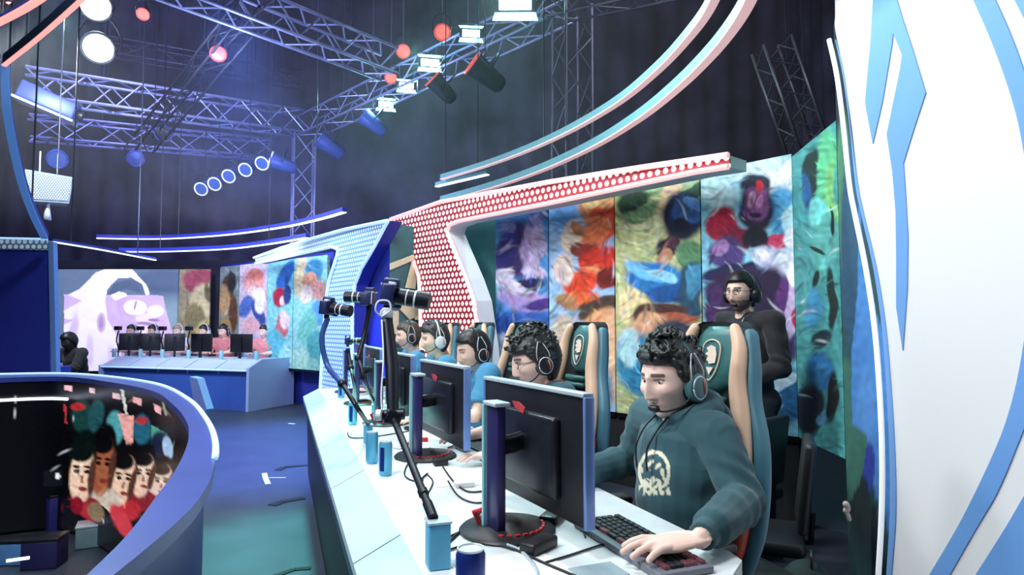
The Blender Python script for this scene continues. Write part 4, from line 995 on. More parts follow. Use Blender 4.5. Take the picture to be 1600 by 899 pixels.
sh = [(160,640,60,50,0,'14161e'),('poly',[(113,596),(198,600),(290,650),(292,668),(240,660),(100,625)],'101016'),
  ('poly',[(186,597),(191,597),(200,650),(196,650)],'cfd0c8'),('poly',[(249,614),(253,616),(262,650),(258,650)],'9a9a90'),('poly',[(100,632),(103,632),(105,662),(101,662)],'b04040'),
  ('poly',[(101,602),(114,604),(113,612),(101,610)],'e8b8c0'),('poly',[(139,606),(149,608),(148,616),(139,614)],'e8c8cc'),('poly',[(176,614),(187,616),(186,625),(176,622)],'e8c0c8'),('poly',[(207,620),(221,624),(220,634),(207,629)],'e8b0b8'),('poly',[(240,632),(251,636),(252,648),(242,643)],'e8b0b8'),
  (128,650,16,26,0,'1e4a48'),(122,636,12,6,0,'b03438'),(150,650,12,26,10,'2a5a60'),(180,668,14,26,0,'5aa0a8'),('poly',[(184,646),(209,650),(208,690),(200,705)],'e0a8a4'),(222,672,14,24,0,'2c6a80'),(222,658,10,6,0,'b03a48'),('poly',[(236,665),(262,678),(258,700),(236,695)],'5aa08a'),(252,700,18,26,-10,'1a2a48'),(262,700,8,18,-10,'a8c0d8')]
sh += face(252, 756, 15, 30, 'dcc4ba', '101018', '5a2a34', 18) + face(224, 744, 16, 34, 'e2c5b2', '101016', '8a2c38', 14) + face(193, 752, 17, 40, 'e2c3ae', '0f0d12', 'b83440', 14) + face(161, 730, 17, 46, 'a4644a', '0c0a0e', 'c8bcb0', 8) + face(128, 742, 19, 46, 'e8cab4', '0d1a18', '8a2834', 6)
sh += [('poly',[(100,780),(160,790),(200,830),(200,870),(90,860)],'1a1a20'),(140,800,22,12,30,'b03844'),(120,790,10,14,0,'8a2030'),(190,815,12,30,-30,'c84450'),(150,800,12,16,-30,'8a7860'),('poly',[(60,560),(96,560),(96,870),(-200,870),(-200,560)],'0b0c12'),('poly',[(68,735),(98,735),(98,760),(68,760)],'1c1e26'),(90,745,4,5,0,'e8e8e8')]
C = paint_px(X, Y, Dk, sh, seed=9, warp=.14, tex=.12, freq=2.2, strokes=480, ssize=.75)
grid_mesh('portrait_screen', R, mat_paint('led_portraits', .3, .9), led, C)
# left part: light lines on the dark band
m_tubew = mat('cool_tube_light', (235, 240, 255), .4, 0, .01, 5, 0, 'dfe6ff', 2.4)
SL = [p + (cc - p).normalized() * .02 for p in I3]
for z, a, b in ((.86, 0, 26),):
    MB().tube([V((p.x, p.y, z)) for p in SL[a:b]], .010, 6).build('inner_light_line', m_tubew, led, world=True, smooth=True)
# angular blue boxes on the outer shoulder
for i, pts in enumerate([[(296,589),(308,592),(323,640),(312,652),(302,625)]]):
    P = [at_y(x, y, 4.0) for x, y in pts]
    tag(MB().prism(P, (.02, .05, 0)).build('deflector_plate', mat('pale_blue_metal', (130, 150, 214), .35, .3)), 'angular pale blue plate standing at the curved desk shoulder', 'plate')
# clutter at the bottom left, inside the ring
for i, (px, py, s, rz, c, lab) in enumerate([
    (150, 838, (.20, .14, .12), .5, (120, 150, 160), 'grey box with tilted lid inside the ring, bottom left'),
    (95, 815, (.16, .10, .22), .9, (50, 50, 130), 'indigo case standing among the clutter inside the ring'),
    (186, 830, (.16, .05, .20), -.5, (60, 90, 170), 'blue folder leaning beside the grey box'),
    (70, 870, (.18, .14, .15), .2, (40, 36, 90), 'dark violet crate in the bottom left clutter'),
    (20, 865, (.24, .12, .12), .1, (90, 150, 210), 'light blue case in the bottom left corner')]):
    p = at_z(px, py, .05)
    t = thing('equipment_case', lab, 'case', (p.x, p.y, 0), rz)
    cm = mat('case_%s' % lab.split()[0], c, .5, 0, .15, 9)
    MB().box((0, 0, s[2] / 2), s, None, .008).build('case_body', cm, t, smooth=40)
    MB().box((0, 0, s[2] + .008), (s[0] + .006, s[1] + .006, .016), None, .004).build('case_lid', m_blk2 if i else m_silver, t, smooth=40)
    MB().tube(catmull([(-.03, s[1] / 2 + .004, s[2] * .6), (-.02, s[1] / 2 + .02, s[2] * .7), (.02, s[1] / 2 + .02, s[2] * .7), (.03, s[1] / 2 + .004, s[2] * .6)], 4), .004, 6).build('handle', m_tin, t, smooth=True)
o = MB().tube([at_z(10, 877, .16), at_z(46, 872, .16)], .008, 8).build('light_stick', m_tubew); tag(o, 'short glowing stick lying on the light blue case', 'light')

# ================================================================== FAR DESK
m_fdesk = mat('far_desk_pale', (196, 214, 228), .45, 0, .05, 4)
m_fblueface = mat('far_desk_blue_face', (62, 100, 190), .45, 0, .1, 2)
m_fend = mat('far_desk_end', (170, 196, 240), .5, 0, .04, 2)
FL = at_z(165, 574, .66); FR = at_z(386, 588, .66)
FR = at_y(388, 588, 7.6); FR.z = .66
FR = at_z(388, 643, 0); FR.z = 0
FL = FR + V((-2.55, 0, 0)) + V((0, -.0, 0))
FL = at_y(165, 505, FR.y + 1.0); FL.z = 0
fd = (FR - FL); fL = fd.length; fd.normalize(); fn = V((-fd.y, fd.x, 0))   # away from camera
fdesk = thing('far_team_desk', 'long far desk with blue front and pale sloped top, five monitors on it', 'desk', (FL + FR) / 2)
def fk(s, v, z): return FL + fd * s + fn * v + V((0, 0, z))
zf, ztop = .64, .76
MB().prism([fk(0, 0, 0), fk(fL, 0, 0), fk(fL, 0, zf), fk(0, 0, zf)], fn * .06).build('front_panel', m_fblueface, fdesk, world=True)
for k in range(5):
    a = fL * k / 5 + .01; b = fL * (k + 1) / 5 - .01
    MB().prism([fk(a, -.06, zf), fk(a, .22, ztop), fk(a, .22, ztop - .04), fk(a, -.06, zf - .04)], fd * (b - a)).build('ledge_section', m_fdesk, fdesk, world=True)
MB().prism([fk(0, .22, ztop), fk(fL, .22, ztop), fk(fL, 1.0, ztop), fk(0, 1.0, ztop)], (0, 0, -.04)).build('desktop', m_fdesk, fdesk, world=True)
MB().tube([fk(0, -.065, zf - .02), fk(fL, -.065, zf - .02)], .012, 6).build('edge_light', m_blueedge, fdesk, world=True)
MB().prism([fk(fL + .0, -.06, 0), fk(fL, 1.0, 0), fk(fL, 1.0, ztop + .02), fk(fL, .22, ztop + .02), fk(fL, -.06, zf + .02)], fd * .05).build('end_panel', m_fend, fdesk, world=True)
MB().prism([fk(-.05, -.06, 0), fk(-.05, 1.0, 0), fk(-.05, 1.0, ztop), fk(-.05, -.06, zf)], fd * .05).build('end_panel', m_fend, fdesk, world=True)
# far monitors (backs to us)
def far_s(px, v=.45):
    r = ray(px, 505); o_ = FL + fn * v
    a = (o_.x * fd.y - o_.y * fd.x) / (r.x * fd.y - r.y * fd.x); p = V((r.x * a, r.y * a, 0)); return (p - FL).dot(fd)
FZ = math.atan2(fn.y, fn.x)
fml = ['leftmost small monitor on the far desk', 'second monitor from the left on the far desk', 'middle monitor on the far desk', 'fourth monitor from the left on the far desk, wide', 'rightmost monitor on the far desk, wide']
fmon = None; FS = []
for i, px in enumerate((203, 236, 274, 316, 378)):
    s = far_s(px); FS.append(s); loc = fk(s, .45, ztop)
    if i == 0:
        t = thing('monitor', fml[0], 'monitor', loc, FZ + .85, 'far team monitors'); fmon = t
        MB().box((0, 0, .26), (.03, .44, .30), bev=.005).build('bezel', m_blk, t, smooth=40)
        MB().box((-.03, 0, .19), (.03, .05, .36), bev=.004).build('stand_column', m_blk2, t)
        MB().lathe([(0, 0), (.12, 0), (.11, .012), (0, .014)], n=20).build('stand_base', m_cyanp, t, smooth=40)
        MB().box((-.017, .0, .27), (.003, .03, .03)).build('rear_logo', m_silver, t)
        MB().box((.0165, 0, .26), (.002, .40, .26)).build('screen', m_screen_on, t); t.scale = (1, .72, 1)
    else: dup(fmon, loc, FZ + (.85 if i < 3 else .1), fml[i]).scale = (1, .72 if i < 3 else .92, 1)
# far mics / cameras on stalks and desk bits
first = None
sl = ['slim stalk camera left of the leftmost far monitor', 'slim stalk camera between first and second far monitors', 'slim stalk camera between second and third far monitors', 'slim stalk camera right of the middle far monitor']
for i, px in enumerate((186, 221, 256, 297)):
    loc = fk(far_s(px, .3), .3, ztop)
    if first is None:
        t = thing('stalk_camera', sl[0], 'camera', loc, FZ, 'stalk cameras on the far desk'); first = t
        MB().tube(catmull([(0, 0, 0), (.02, .02, .15), (-.02, .02, .3), (0, 0, .46)], 5), .012, 8).build('stalk', m_arm, t, smooth=True)
        MB().box((0, .02, .5), (.07, .12, .07), bev=.01).build('camera_head', m_arm, t, smooth=40)
        MB().lathe([(0, 0), (.04, 0), (.035, .02), (0, .02)], n=16).build('stalk_base', m_cyanp, t, smooth=40)
    else: dup(first, loc, FZ, sl[i])
fcan = None
cl = ['teal can at the left end of the far desk', 'teal can right of the leftmost far monitor', 'teal can right of the second far monitor', 'teal can left of the fourth far monitor', 'teal can between the two wide far monitors', 'teal can right of the rightmost far monitor']
for i, px in enumerate((180, 221, 255, 296, 347, 402)):
    loc = fk(far_s(px, .28), .28, ztop)
    if fcan is None:
        fcan = thing('drink_can', cl[0], 'can', loc, 0, 'cans on the far desk')
        MB().lathe([(0, 0), (.03, .0), (.033, .01), (.033, .13), (.028, .14), (0, .14)], n=16).build('can_body', m_cyanp, fcan, smooth=40)
        MB().lathe([(.028, .14), (.03, .146), (0, .146)], n=16).build('lid', m_tin, fcan, smooth=40)
    else: dup(fcan, loc, 0, cl[i])
# ================================================================== OVERHEAD: light tubes, trusses, lamps
m_lampb = mat('lamp_body_dark', (40, 44, 60), .4, .3)
WIRES = {}
def wire_up(t, p, r=.006, dz=.1):
    p = V(p); q = p + V((0, 0, dz)); o = MB().tube([(0, 0, 0), (0, 0, 12.01 - q.z)], max(r, .008), 6).build('safety_wire', m_lampb); o.location = q
    k = WIRES.get(t, 0); WIRES[t] = k + 1
    tag(o, ' '.join((('thin steel wire above the ' if not k else 'second steel wire above the ') + t['label']).replace(',', '').split()[:16]), 'wire', 'steel wires holding up the stage rigging')
m_tubep = mat('pink_white_tube', (225, 190, 196), .4, 0, .02, 5, 0, 'ffc9c9', .55)
m_tubec = mat('tube_housing_teal', (120, 180, 190), .4, .2)
m_alu = mat('truss_aluminium_blue', (160, 168, 215), .38, .5, .15, 9)  # blue light on the aluminium put into its colour
m_alud = mat('truss_aluminium_dim', (95, 98, 112), .45, .5, .15, 9)  # same aluminium, weak light put into a darker colour
def ring_tube(label, pts, z, w, m1, m2, hgt=.05, group=None):
    P = catmull([at_z(x, y, z) if not hasattr(z, '__len__') else at_y(x, y, z[i]) for i, (x, y) in enumerate(pts)], 7)
    t = thing('light_tube', label, 'light tube', P[len(P) // 2], 0, group)
    n = len(P)
    def sweep(offs):
        mb = MB(); vs = []; fs = []; K = len(offs)
        for i in range(n):
            d = (P[min(i + 1, n - 1)] - P[max(i - 1, 0)]); d.normalize(); s = d.cross(V((0, 0, 1))).normalized(); u = s.cross(d)
            for a, b in offs: vs.append(P[i] + s * a + u * b)
        for i in range(n - 1):
            for k in range(K): fs.append((i * K + k, i * K + (k + 1) % K, (i + 1) * K + (k + 1) % K, (i + 1) * K + k))
        fs += [tuple(range(K)), tuple((n - 1) * K + k for k in range(K))]
        mb.add(vs, fs); return mb
    sweep([(-w / 2, 0), (w / 2, 0), (w / 2, hgt), (-w / 2, hgt)]).build('housing', m2, t, world=True, smooth=30)
    sweep([(-w / 2 - .004, -.002), (w / 2 + .004, -.002), (w / 2 + .004, -.014), (-w / 2 - .004, -.014)]).build('diffuser', m1, t, world=True, smooth=30)
    wire_up(t, P[n // 4], .004, .01); wire_up(t, P[3 * n // 4], .004, .01)
    return t
ring_tube('upper pinkish curved light tube sweeping overhead to the right', [(690,280),(760,259),(830,233),(900,200),(970,158),(1030,108),(1075,60),(1108,15),(1130,-40),(1140,-110)], 3.3, .05, m_tubep, m_tubec, .06, 'long curved tubes above the near stage')
ring_tube('lower pinkish curved light tube sweeping just above the perforated arch', [(690,315),(770,293),(850,265),(930,228),(1000,185),(1060,137),(1108,90),(1145,45),(1172,0),(1195,-60),(1205,-120)], 3.05, .055, m_tubep, m_tubec, .07, 'long curved tubes above the near stage')
ring_tube('short white tube piece ending at the upper left of the curved tubes', [(682,291),(720,282),(762,272)], 3.25, .05, m_tubew, m_tubec)
ring_tube('upper white light tube arcing above the far stage', [(152,372),(250,373),(350,367),(440,355),(500,342),(538,331)], 2.9, .06, m_tubew, m_navy, .06, 'white tubes above the far stage')
ring_tube('lower white light tube arcing above the far stage', [(186,393),(250,393),(350,389),(420,381),(480,371)], 2.6, .05, m_tubew, m_navy, .06, 'white tubes above the far stage')
ring_tube('thin light tube from the left column toward the far stage', [(82,377),(160,390),(243,406)], 2.25, .02, m_tubew, m_navy, .03)
ring_tube('blue curved tube bending down at the left edge', [(8,100),(10,160),(18,215),(34,285),(52,335),(70,372)], (5.0,5.1,5.3,5.6,5.9,6.2), .05, mat('blue_tube', (80, 120, 180), .4, 0, .05, 5, 0, '4f7fc0', .5), m_navy, .05)
ring_tube('red-edged blue light tube crossing the upper left corner', [(6,101),(60,58),(130,-4),(190,-60)], 3.4, .022, mat('red_tube', (230, 130, 130), .4, 0, .05, 5, 0, 'ff9a90', 1.4), mat('blue_grey_housing', (70, 100, 140), .4, .2), .08)
ring_tube('bright red light line at the top left corner', [(-40,52),(20,22),(60,-2),(110,-40)], 3.0, .03, MATS['red_tube'], m_navy, .02)
root = thing('fascia_ring', 'red perforated ring fascia piece in the top left corner', 'stage panel', at_z(10, 20, 3.1))
MB().prism([at_z(-60, 44, 3.15), at_z(0, 18, 3.15), at_z(38, -12, 3.15), at_z(60, -40, 3.15), at_z(-60, -40, 3.15)], (0, 0, .05)).build('perforated_sheet', m_red, root, world=True, uvplane=(V((0, 0, 0)), V((1, 0, 0)), V((0, 1, 0))))

def truss(label, p0, p1, size, m, bays=12, r=.022, up=V((0, 0, 1)), group=None, w2=None):
    p0, p1 = V(p0), V(p1); d = (p1 - p0); Lr = d.length; d.normalize(); s = d.cross(up)
    if s.length < .1: s = V((1, 0, 0))
    s.normalize(); u = s.cross(d).normalized(); h = size / 2; h2 = (w2 or size) / 2
    t = thing('lighting_truss', label, 'truss', (p0 + p1) / 2, 0, group)
    cs = [s * h + u * h2, -s * h + u * h2, -s * h - u * h2, s * h - u * h2]
    for c in cs: MB().cyl(p0 + c, p1 + c, r, n=10).build('chord', m, t, world=True, smooth=True)
    mb = MB()
    for k in range(4):
        a, b = cs[k], cs[(k + 1) % 4]
        for i in range(bays):
            q0 = p0 + d * Lr * i / bays; q1 = p0 + d * Lr * (i + 1) / bays
            if i % 2: a_, b_ = a, b
            else: a_, b_ = b, a
            mb.cyl(q0 + a_, q1 + b_, r * .5, n=6)
    mb.build('lattice', m, t, world=True)
    if group != 'upright truss towers':
        for q_ in (.25, .75): wire_up(t, p0 + d * Lr * q_ + cs[0], .008, 0)
    return t
# towers stand on the floor
def tower(label, px, Y, size, ztop, m, r, bays):
    p = at_y(px, 505, Y); return truss(label, (p.x, p.y, .0), (p.x, p.y, ztop), size, m, bays, r, V((.9, .4, 0)).normalized(), 'upright truss towers')
tower('upright truss tower behind the perforated arch', 896, 9.0, .42, 5.9, m_alud, .022, 12)
tower('upright truss tower behind the far stage', 470, 13.5, .42, 5.35, m_alu, .024, 10)
GT = 'horizontal trusses under the hall ceiling'
truss('truss crossing the top of the picture toward the centre', at_y(250, -40, 7.5), at_y(608, 100, 10.2), .42, m_alu, 10, .028, group=GT)
truss('blue lit truss across the left, upper of two', at_y(40, 132, 10.5), at_y(470, 193, 13.3), .46, m_alu, 11, .028, group=GT)
truss('lower blue truss across the left', at_y(45, 200, 12.0), at_y(430, 235, 15.0), .42, m_alu, 9, .027, group=GT)
truss('truss rising from the far tower top to the upper right', at_y(478, 200, 13.4), at_y(880, 8, 8.8), .40, m_alu, 14, .024, group=GT)
truss('slanting truss between the left beams, carrying red lamps', at_y(225, 225, 12.0), at_y(390, 20, 8.5), .30, m_lampb, 9, .02, group=GT)
truss('dim leaning truss at the upper right above the banners', at_y(1205, 70, 6.5), at_y(1262, 235, 6.6), .30, m_alud, 7, .018, up=V((0, 1, 0)), group=GT)
truss('dim truss beam at the top edge right of the curved tubes', at_y(860, 15, 8.8), at_y(1240, -70, 6.6), .30, m_alud, 8, .018, group=GT)
truss('dim truss high in the dark background', at_y(150, 70, 14), at_y(470, 125, 16), .36, m_alud, 8, .018, group=GT)

# lamps
m_lampb = mat('lamp_body_dark', (40, 44, 60), .4, .3)
m_glow = mat('lamp_lens_white', (220, 255, 252), .3, 0, .01, 5, 0, 'e6fffb', 22)
m_glowt = mat('lamp_lens_teal', (120, 230, 225), .3, 0, .01, 5, 0, '8ff5ec', 5)  # lamp light falling on the barn doors, made as their own glow
m_redglow = mat('lamp_lens_red', (235, 100, 90), .3, 0, .01, 5, 0, 'ff7a6c', .9)
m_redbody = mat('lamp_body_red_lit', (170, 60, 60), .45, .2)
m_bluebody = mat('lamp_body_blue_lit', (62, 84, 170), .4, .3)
m_lens = mat('lamp_lens_blue', (56, 84, 160), .25, 0, .01, 5, 0, '5f84d8', .12)
m_rimw = mat('lamp_rim_pale', (225, 232, 255), .3, .1, .01, 5, 0, 'dfe8ff', .5)
m_rimr = mat('lamp_rim_red', (210, 70, 70), .35, .1, .01, 5, 0, 'ff6a60', .4)
def par(label, p, target, s, mb_, ml, group, power=0, col=(1, 1, 1), rim=None):
    R = (V(target) - V(p)).to_track_quat('X', 'Z').to_euler()
    t = thing('stage_lamp', label, 'stage lamp', p, 0, group, rot=tuple(R))
    b = MB(); b.tube([(-.20 * s, 0, 0), (-.17 * s, 0, 0), (.05 * s, 0, 0), (.14 * s, 0, 0)], [.05 * s, .08 * s, .10 * s, .115 * s], 20); b.build('lamp_housing', mb_, t, smooth=40)
    b = MB(); b.lathe([(0, .0), (.10 * s, .0), (.10 * s, .01 * s), (0, .02 * s)], (.132 * s, 0, 0), 20, R=Matrix.Rotation(PI / 2, 3, 'Y')); b.build('lens', ml, t, smooth=40)
    MB().tube([(.145 * s * 1, .108 * s * math.cos(a), .108 * s * math.sin(a)) for a in np.linspace(0, 2 * PI, 25)], .012 * s, 6).build('front_ring', rim or mb_, t, smooth=True)
    wire_up(t, p, dz=.085 * s)
    b = MB(); b.tube(catmull([(0, -.12 * s, 0), (0, -.135 * s, .10 * s), (0, -.06 * s, .22 * s), (0, .06 * s, .22 * s), (0, .135 * s, .10 * s), (0, .12 * s, 0)], 4), .010 * s, 6); b.build('yoke', m_lampb, t, smooth=True)
    for a in (.0, 1.57, 3.14, 4.71):
        pass
    if power:
        light('SPOT', 'lamp_beam', V(p) + (V(target) - V(p)).normalized() * .2 * s, target, power, col, .08, 70, .8)
    return t
# bright floodlights along the rising truss
fl = None
labs = ['brightest white floodlight at the very top centre', 'white floodlight second from the top on the rising truss', 'teal-white floodlight in the middle of the rising truss', 'small teal-white floodlight fourth down the rising truss', 'lowest teal-white floodlight on the rising truss']
for i, (px, py, Y, s) in enumerate([(805, 5, 8.2, 1.0), (736, 52, 9.2, .6), (672, 98, 10.2, .68), (635, 134, 11.0, .58), (603, 163, 11.8, .62)]):
    p = at_y(px, py, Y); tgt = V((0, 2.5, .8)); R = (tgt - p).to_track_quat('X', 'Z').to_euler()
    if fl is None:
        t = thing('floodlight', labs[0], 'floodlight', p, 0, 'floodlights on the rising truss', rot=tuple(R)); fl = t
        MB().box((-.05, 0, 0), (.10, .56, .24), bev=.012).build('flood_housing', m_lampb, t, smooth=40)
        MB().box((.008, 0, 0), (.02, .42, .16), bev=.004).build('flood_lens', m_glow, t)
        for sgn in (-1, 1):
            MB().prism([(.0, -.27, sgn * .12), (.0, .27, sgn * .12), (.12, .30, sgn * .19), (.12, -.30, sgn * .19)], (0, 0, .006)).build('barn_door', m_glowt, t)
        MB().tube([(-.05, -.30, 0), (-.05, -.30, .22), (-.05, .30, .22), (-.05, .30, 0)], .012, 6).build('yoke', m_lampb, t)
    else:
        r = dup(fl, p, 0, labs[i], rot=tuple(R)); r.scale = (s, s, s)
# two round bright lamps at the upper left
for i, (px, py) in enumerate([(152, 10), (156, 76)]):
    p = at_y(px, py, 9.5)
    par(['round bright white lamp, upper of the pair at the top left', 'round bright white lamp, lower of the pair at the top left'][i], p, (-1.5, 1.0, 2.0), 2.0, m_lampb, m_glow, 'bright lamps at the upper left')
# par cans
G = 'row of par cans under the left truss'
for i, (px, py, Y) in enumerate([(320, 292, 12.5), (341, 284, 12.4), (363, 272, 12.3), (389, 262, 12.2), (415, 252, 12.1), (440, 256, 12.0)]):
    par(['leftmost pale par can in the row under the truss', 'second pale par can in the row under the truss', 'third pale par can in the row under the truss', 'fourth pale par can in the row under the truss', 'fifth pale par can in the row under the truss', 'rightmost par can in the row, turned to the right'][i],
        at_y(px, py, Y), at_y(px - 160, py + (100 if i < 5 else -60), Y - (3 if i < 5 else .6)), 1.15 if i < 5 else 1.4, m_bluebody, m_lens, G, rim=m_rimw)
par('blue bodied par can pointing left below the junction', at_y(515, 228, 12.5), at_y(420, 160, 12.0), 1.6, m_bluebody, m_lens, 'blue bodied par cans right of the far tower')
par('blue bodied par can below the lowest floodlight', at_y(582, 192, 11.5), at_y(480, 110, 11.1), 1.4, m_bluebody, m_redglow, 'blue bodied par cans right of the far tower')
G = 'red lit par cans by the rising truss'
par('large par can with glowing pink lens right of the floodlights', at_y(758, 115, 8.5), at_y(640, 20, 8.1), 1.5, m_lampb, m_redglow, G, rim=m_rimr)
par('smaller par can with pink lens below the large one', at_y(690, 138, 9.5), at_y(600, 40, 9.1), 1.3, m_lampb, m_redglow, G, rim=m_rimr)
par('red lamp beside the top of the rising truss', at_y(630, 78, 10.5), at_y(640, 300, 5), 1.0, m_redbody, m_redglow, G, rim=m_rimr)
par('red lamp on the left side of the floodlight row', at_y(611, 120, 11.0), at_y(560, 300, 5), .9, m_redbody, m_redglow, G, rim=m_rimr)
par('red moving lamp above the floodlights', at_y(690, 48, 9.0), at_y(760, 200, 5), 1.0, m_redbody, m_redglow, G, rim=m_rimr)
par('red lamp hanging on the slanting truss', at_y(341, 80, 9.2), at_y(350, 400, 5), 1.0, m_redbody, m_redglow, G, rim=m_rimr)
par('thin red lamp near the top edge, left part', at_y(225, 20, 8.5), at_y(150, 120, 6), .7, m_redbody, m_redglow, G, rim=m_rimr)
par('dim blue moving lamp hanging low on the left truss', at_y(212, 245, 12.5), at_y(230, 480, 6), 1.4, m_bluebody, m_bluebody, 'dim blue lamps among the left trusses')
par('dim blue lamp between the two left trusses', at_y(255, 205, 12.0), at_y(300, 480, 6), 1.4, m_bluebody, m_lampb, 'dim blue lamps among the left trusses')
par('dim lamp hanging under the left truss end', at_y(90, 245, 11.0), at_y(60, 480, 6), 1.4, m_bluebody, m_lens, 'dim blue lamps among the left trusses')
# sloped projector body
p = at_y(78, 160, 9.5); t = thing('projector', 'pale boxy projector tilted under the left truss', 'projector', p, 0, rot=(.1, .35, .5))
MB().box((0, 0, 0), (.75, .45, .26), bev=.03).build('projector_body', m_bluebody, t, smooth=40)
MB().box((0, 0, -.15), (.80, .50, .04), bev=.01).build('base_plate', m_silver, t)
MB().cyl((.37, 0, 0), (.45, 0, 0), .08).build('lens', m_lampb, t, smooth=40)
# hanging perforated speaker
p = at_y(77, 292, 8.6); t = thing('hanging_loudspeaker', 'white perforated loudspeaker hanging above the left column', 'loudspeaker', p, .72)
q = [(-.27, .20), (.27, .17), (.23, -.20), (-.22, -.22)]
MB().prism([V((x, 0, z)) for x, z in q], (0, .3, 0)).build('cabinet', mat('speaker_grey_paint', (110, 124, 136), .6), t)
MB().prism([V((x * .93, -.012, z * .85)) for x, z in q], (0, .01, 0)).build('grille', mat_hex('speaker_mesh', '3c4a52', 'a0b0b4', 34, .36, .0), t, uvplane=(V((0, 0, 0)), V((1, 0, 0)), V((0, 0, 1))))
MB().tube([(-.1, .15, .2), (-.1, .15, .5)], .01, 6).build('hanging_cable', m_tin, t)
MB().tube([(.1, .15, .2), (.1, .15, .5)], .01, 6).build('hanging_cable', m_tin, t)
t2 = MB().tube([(0, .1, -.22), (0, .1, -.32), (.0, .1, -.44)], [.02, .035, .05], 10).build('cable_plug', m_tin, t, smooth=True)
wire_up(t, at_y(77, 292, 8.6) + V((0, .15, 0)), .006, .15)

# ================================================================== HAZE drifting through the lamps
mh = bpy.data.materials.new('stage_haze'); mh.use_nodes = True; nt = mh.node_tree; nt.nodes.clear()
out_ = nt.nodes.new('ShaderNodeOutputMaterial'); vs_ = nt.nodes.new('ShaderNodeVolumeScatter'); vs_.inputs['Density'].default_value = .010; vs_.inputs['Anisotropy'].default_value = .3
nt.links.new(vs_.outputs[0], out_.inputs['Volume'])
hz = MB().box((-2.5, 10.2, 6.2), (13, 9.4, 7)).build('stage_haze', mh); hz['kind'] = 'stuff'; tag(hz, 'thin lamp lit haze hanging under the trusses', 'haze')
for q, pw, c in (((805, 5, 8.2), 160, (.45, 1, .95)), ((672, 98, 10.2), 130, (.4, 1, .95)), ((603, 163, 11.8), 80, (.4, 1, .95)), ((154, 45, 9.3), 110, (.5, 1, .92))):
    pz = at_y(*q); light('SPOT', 'lamp_beam', pz + V((-.1, -.45, -.1)), pz + V((0, -3, -3.2)), pw * 2.0, c, .15, 120, 1)
# ================================================================== PEOPLE
m_skin = mat_paint('skin_painted', .5)
m_cloth = mat_paint('cloth_painted', .85, sheen=.15)
m_eye = mat('eye_white', (196, 186, 182), .25)
m_iris = mat('eye_dark', (30, 22, 20), .2)
m_pants = mat('trousers_dark', (30, 32, 42), .85, 0, .2, 20)
m_shoe = mat('shoe_black', (28, 28, 32), .6)

def head_pts(n=44):
    m = MB().ball((0, 0, 0), 1.0, n=n); P = np.array([list(v) for v in m.v]); f = m.f
    x, y, z = P.T.copy(); X = np.sign(x) * np.abs(x) ** .88 * .098; Y = np.sign(y) * np.abs(y) ** .95 * .077; Z = z * .120
    t = np.clip(-Z / .12, 0, 1); up = np.clip(Z / .12, 0, 1); fr = np.clip(X / .05, 0, 1)
    Y = Y * (1 - .30 * t ** 1.4) * (1 - .04 * up); X = np.where(X < 0, X * (1 - .40 * t), X * (1 - .05 * t)); X = np.where((X < 0), X * (1 + .06 * up), X)
    g = lambda a, b, s, c, r: np.exp(-((a - b) / s) ** 2 - ((Z - c) / r) ** 2)
    ay = np.abs(Y)
    ridge = np.clip((.022 - Z) / .062, 0, 1)
    nose = np.where((Z < .024) & (Z > -.050), (.007 + .020 * ridge), 0) * np.clip((Z + .050) / .009, 0, 1) * np.exp(-(Y / (.0085 + .005 * ridge)) ** 2)
    X = X + fr * (nose + .006 * g(ay, .0, .045, .030, .012) - .013 * g(ay, .031, .016, .008, .012) + .006 * g(ay, .045, .018, -.022, .016)
        + .008 * g(Y, 0, .022, -.062, .0055) + .008 * g(Y, 0, .020, -.0755, .006) - .004 * g(Y, 0, .024, -.0685, .0025) + .010 * g(Y, 0, .024, -.103, .014) - .004 * g(Y, 0, .02, -.088, .006))
    Y = Y + np.sign(Y) * fr * .004 * g(ay, .055, .02, -.02, .02)
    nostr = fr * g(ay, .012, .006, -.042, .006); X = X + .006 * nostr
    return np.column_stack([X, Y, Z]), f

def arm_frame(d):
    return V(d).normalized()

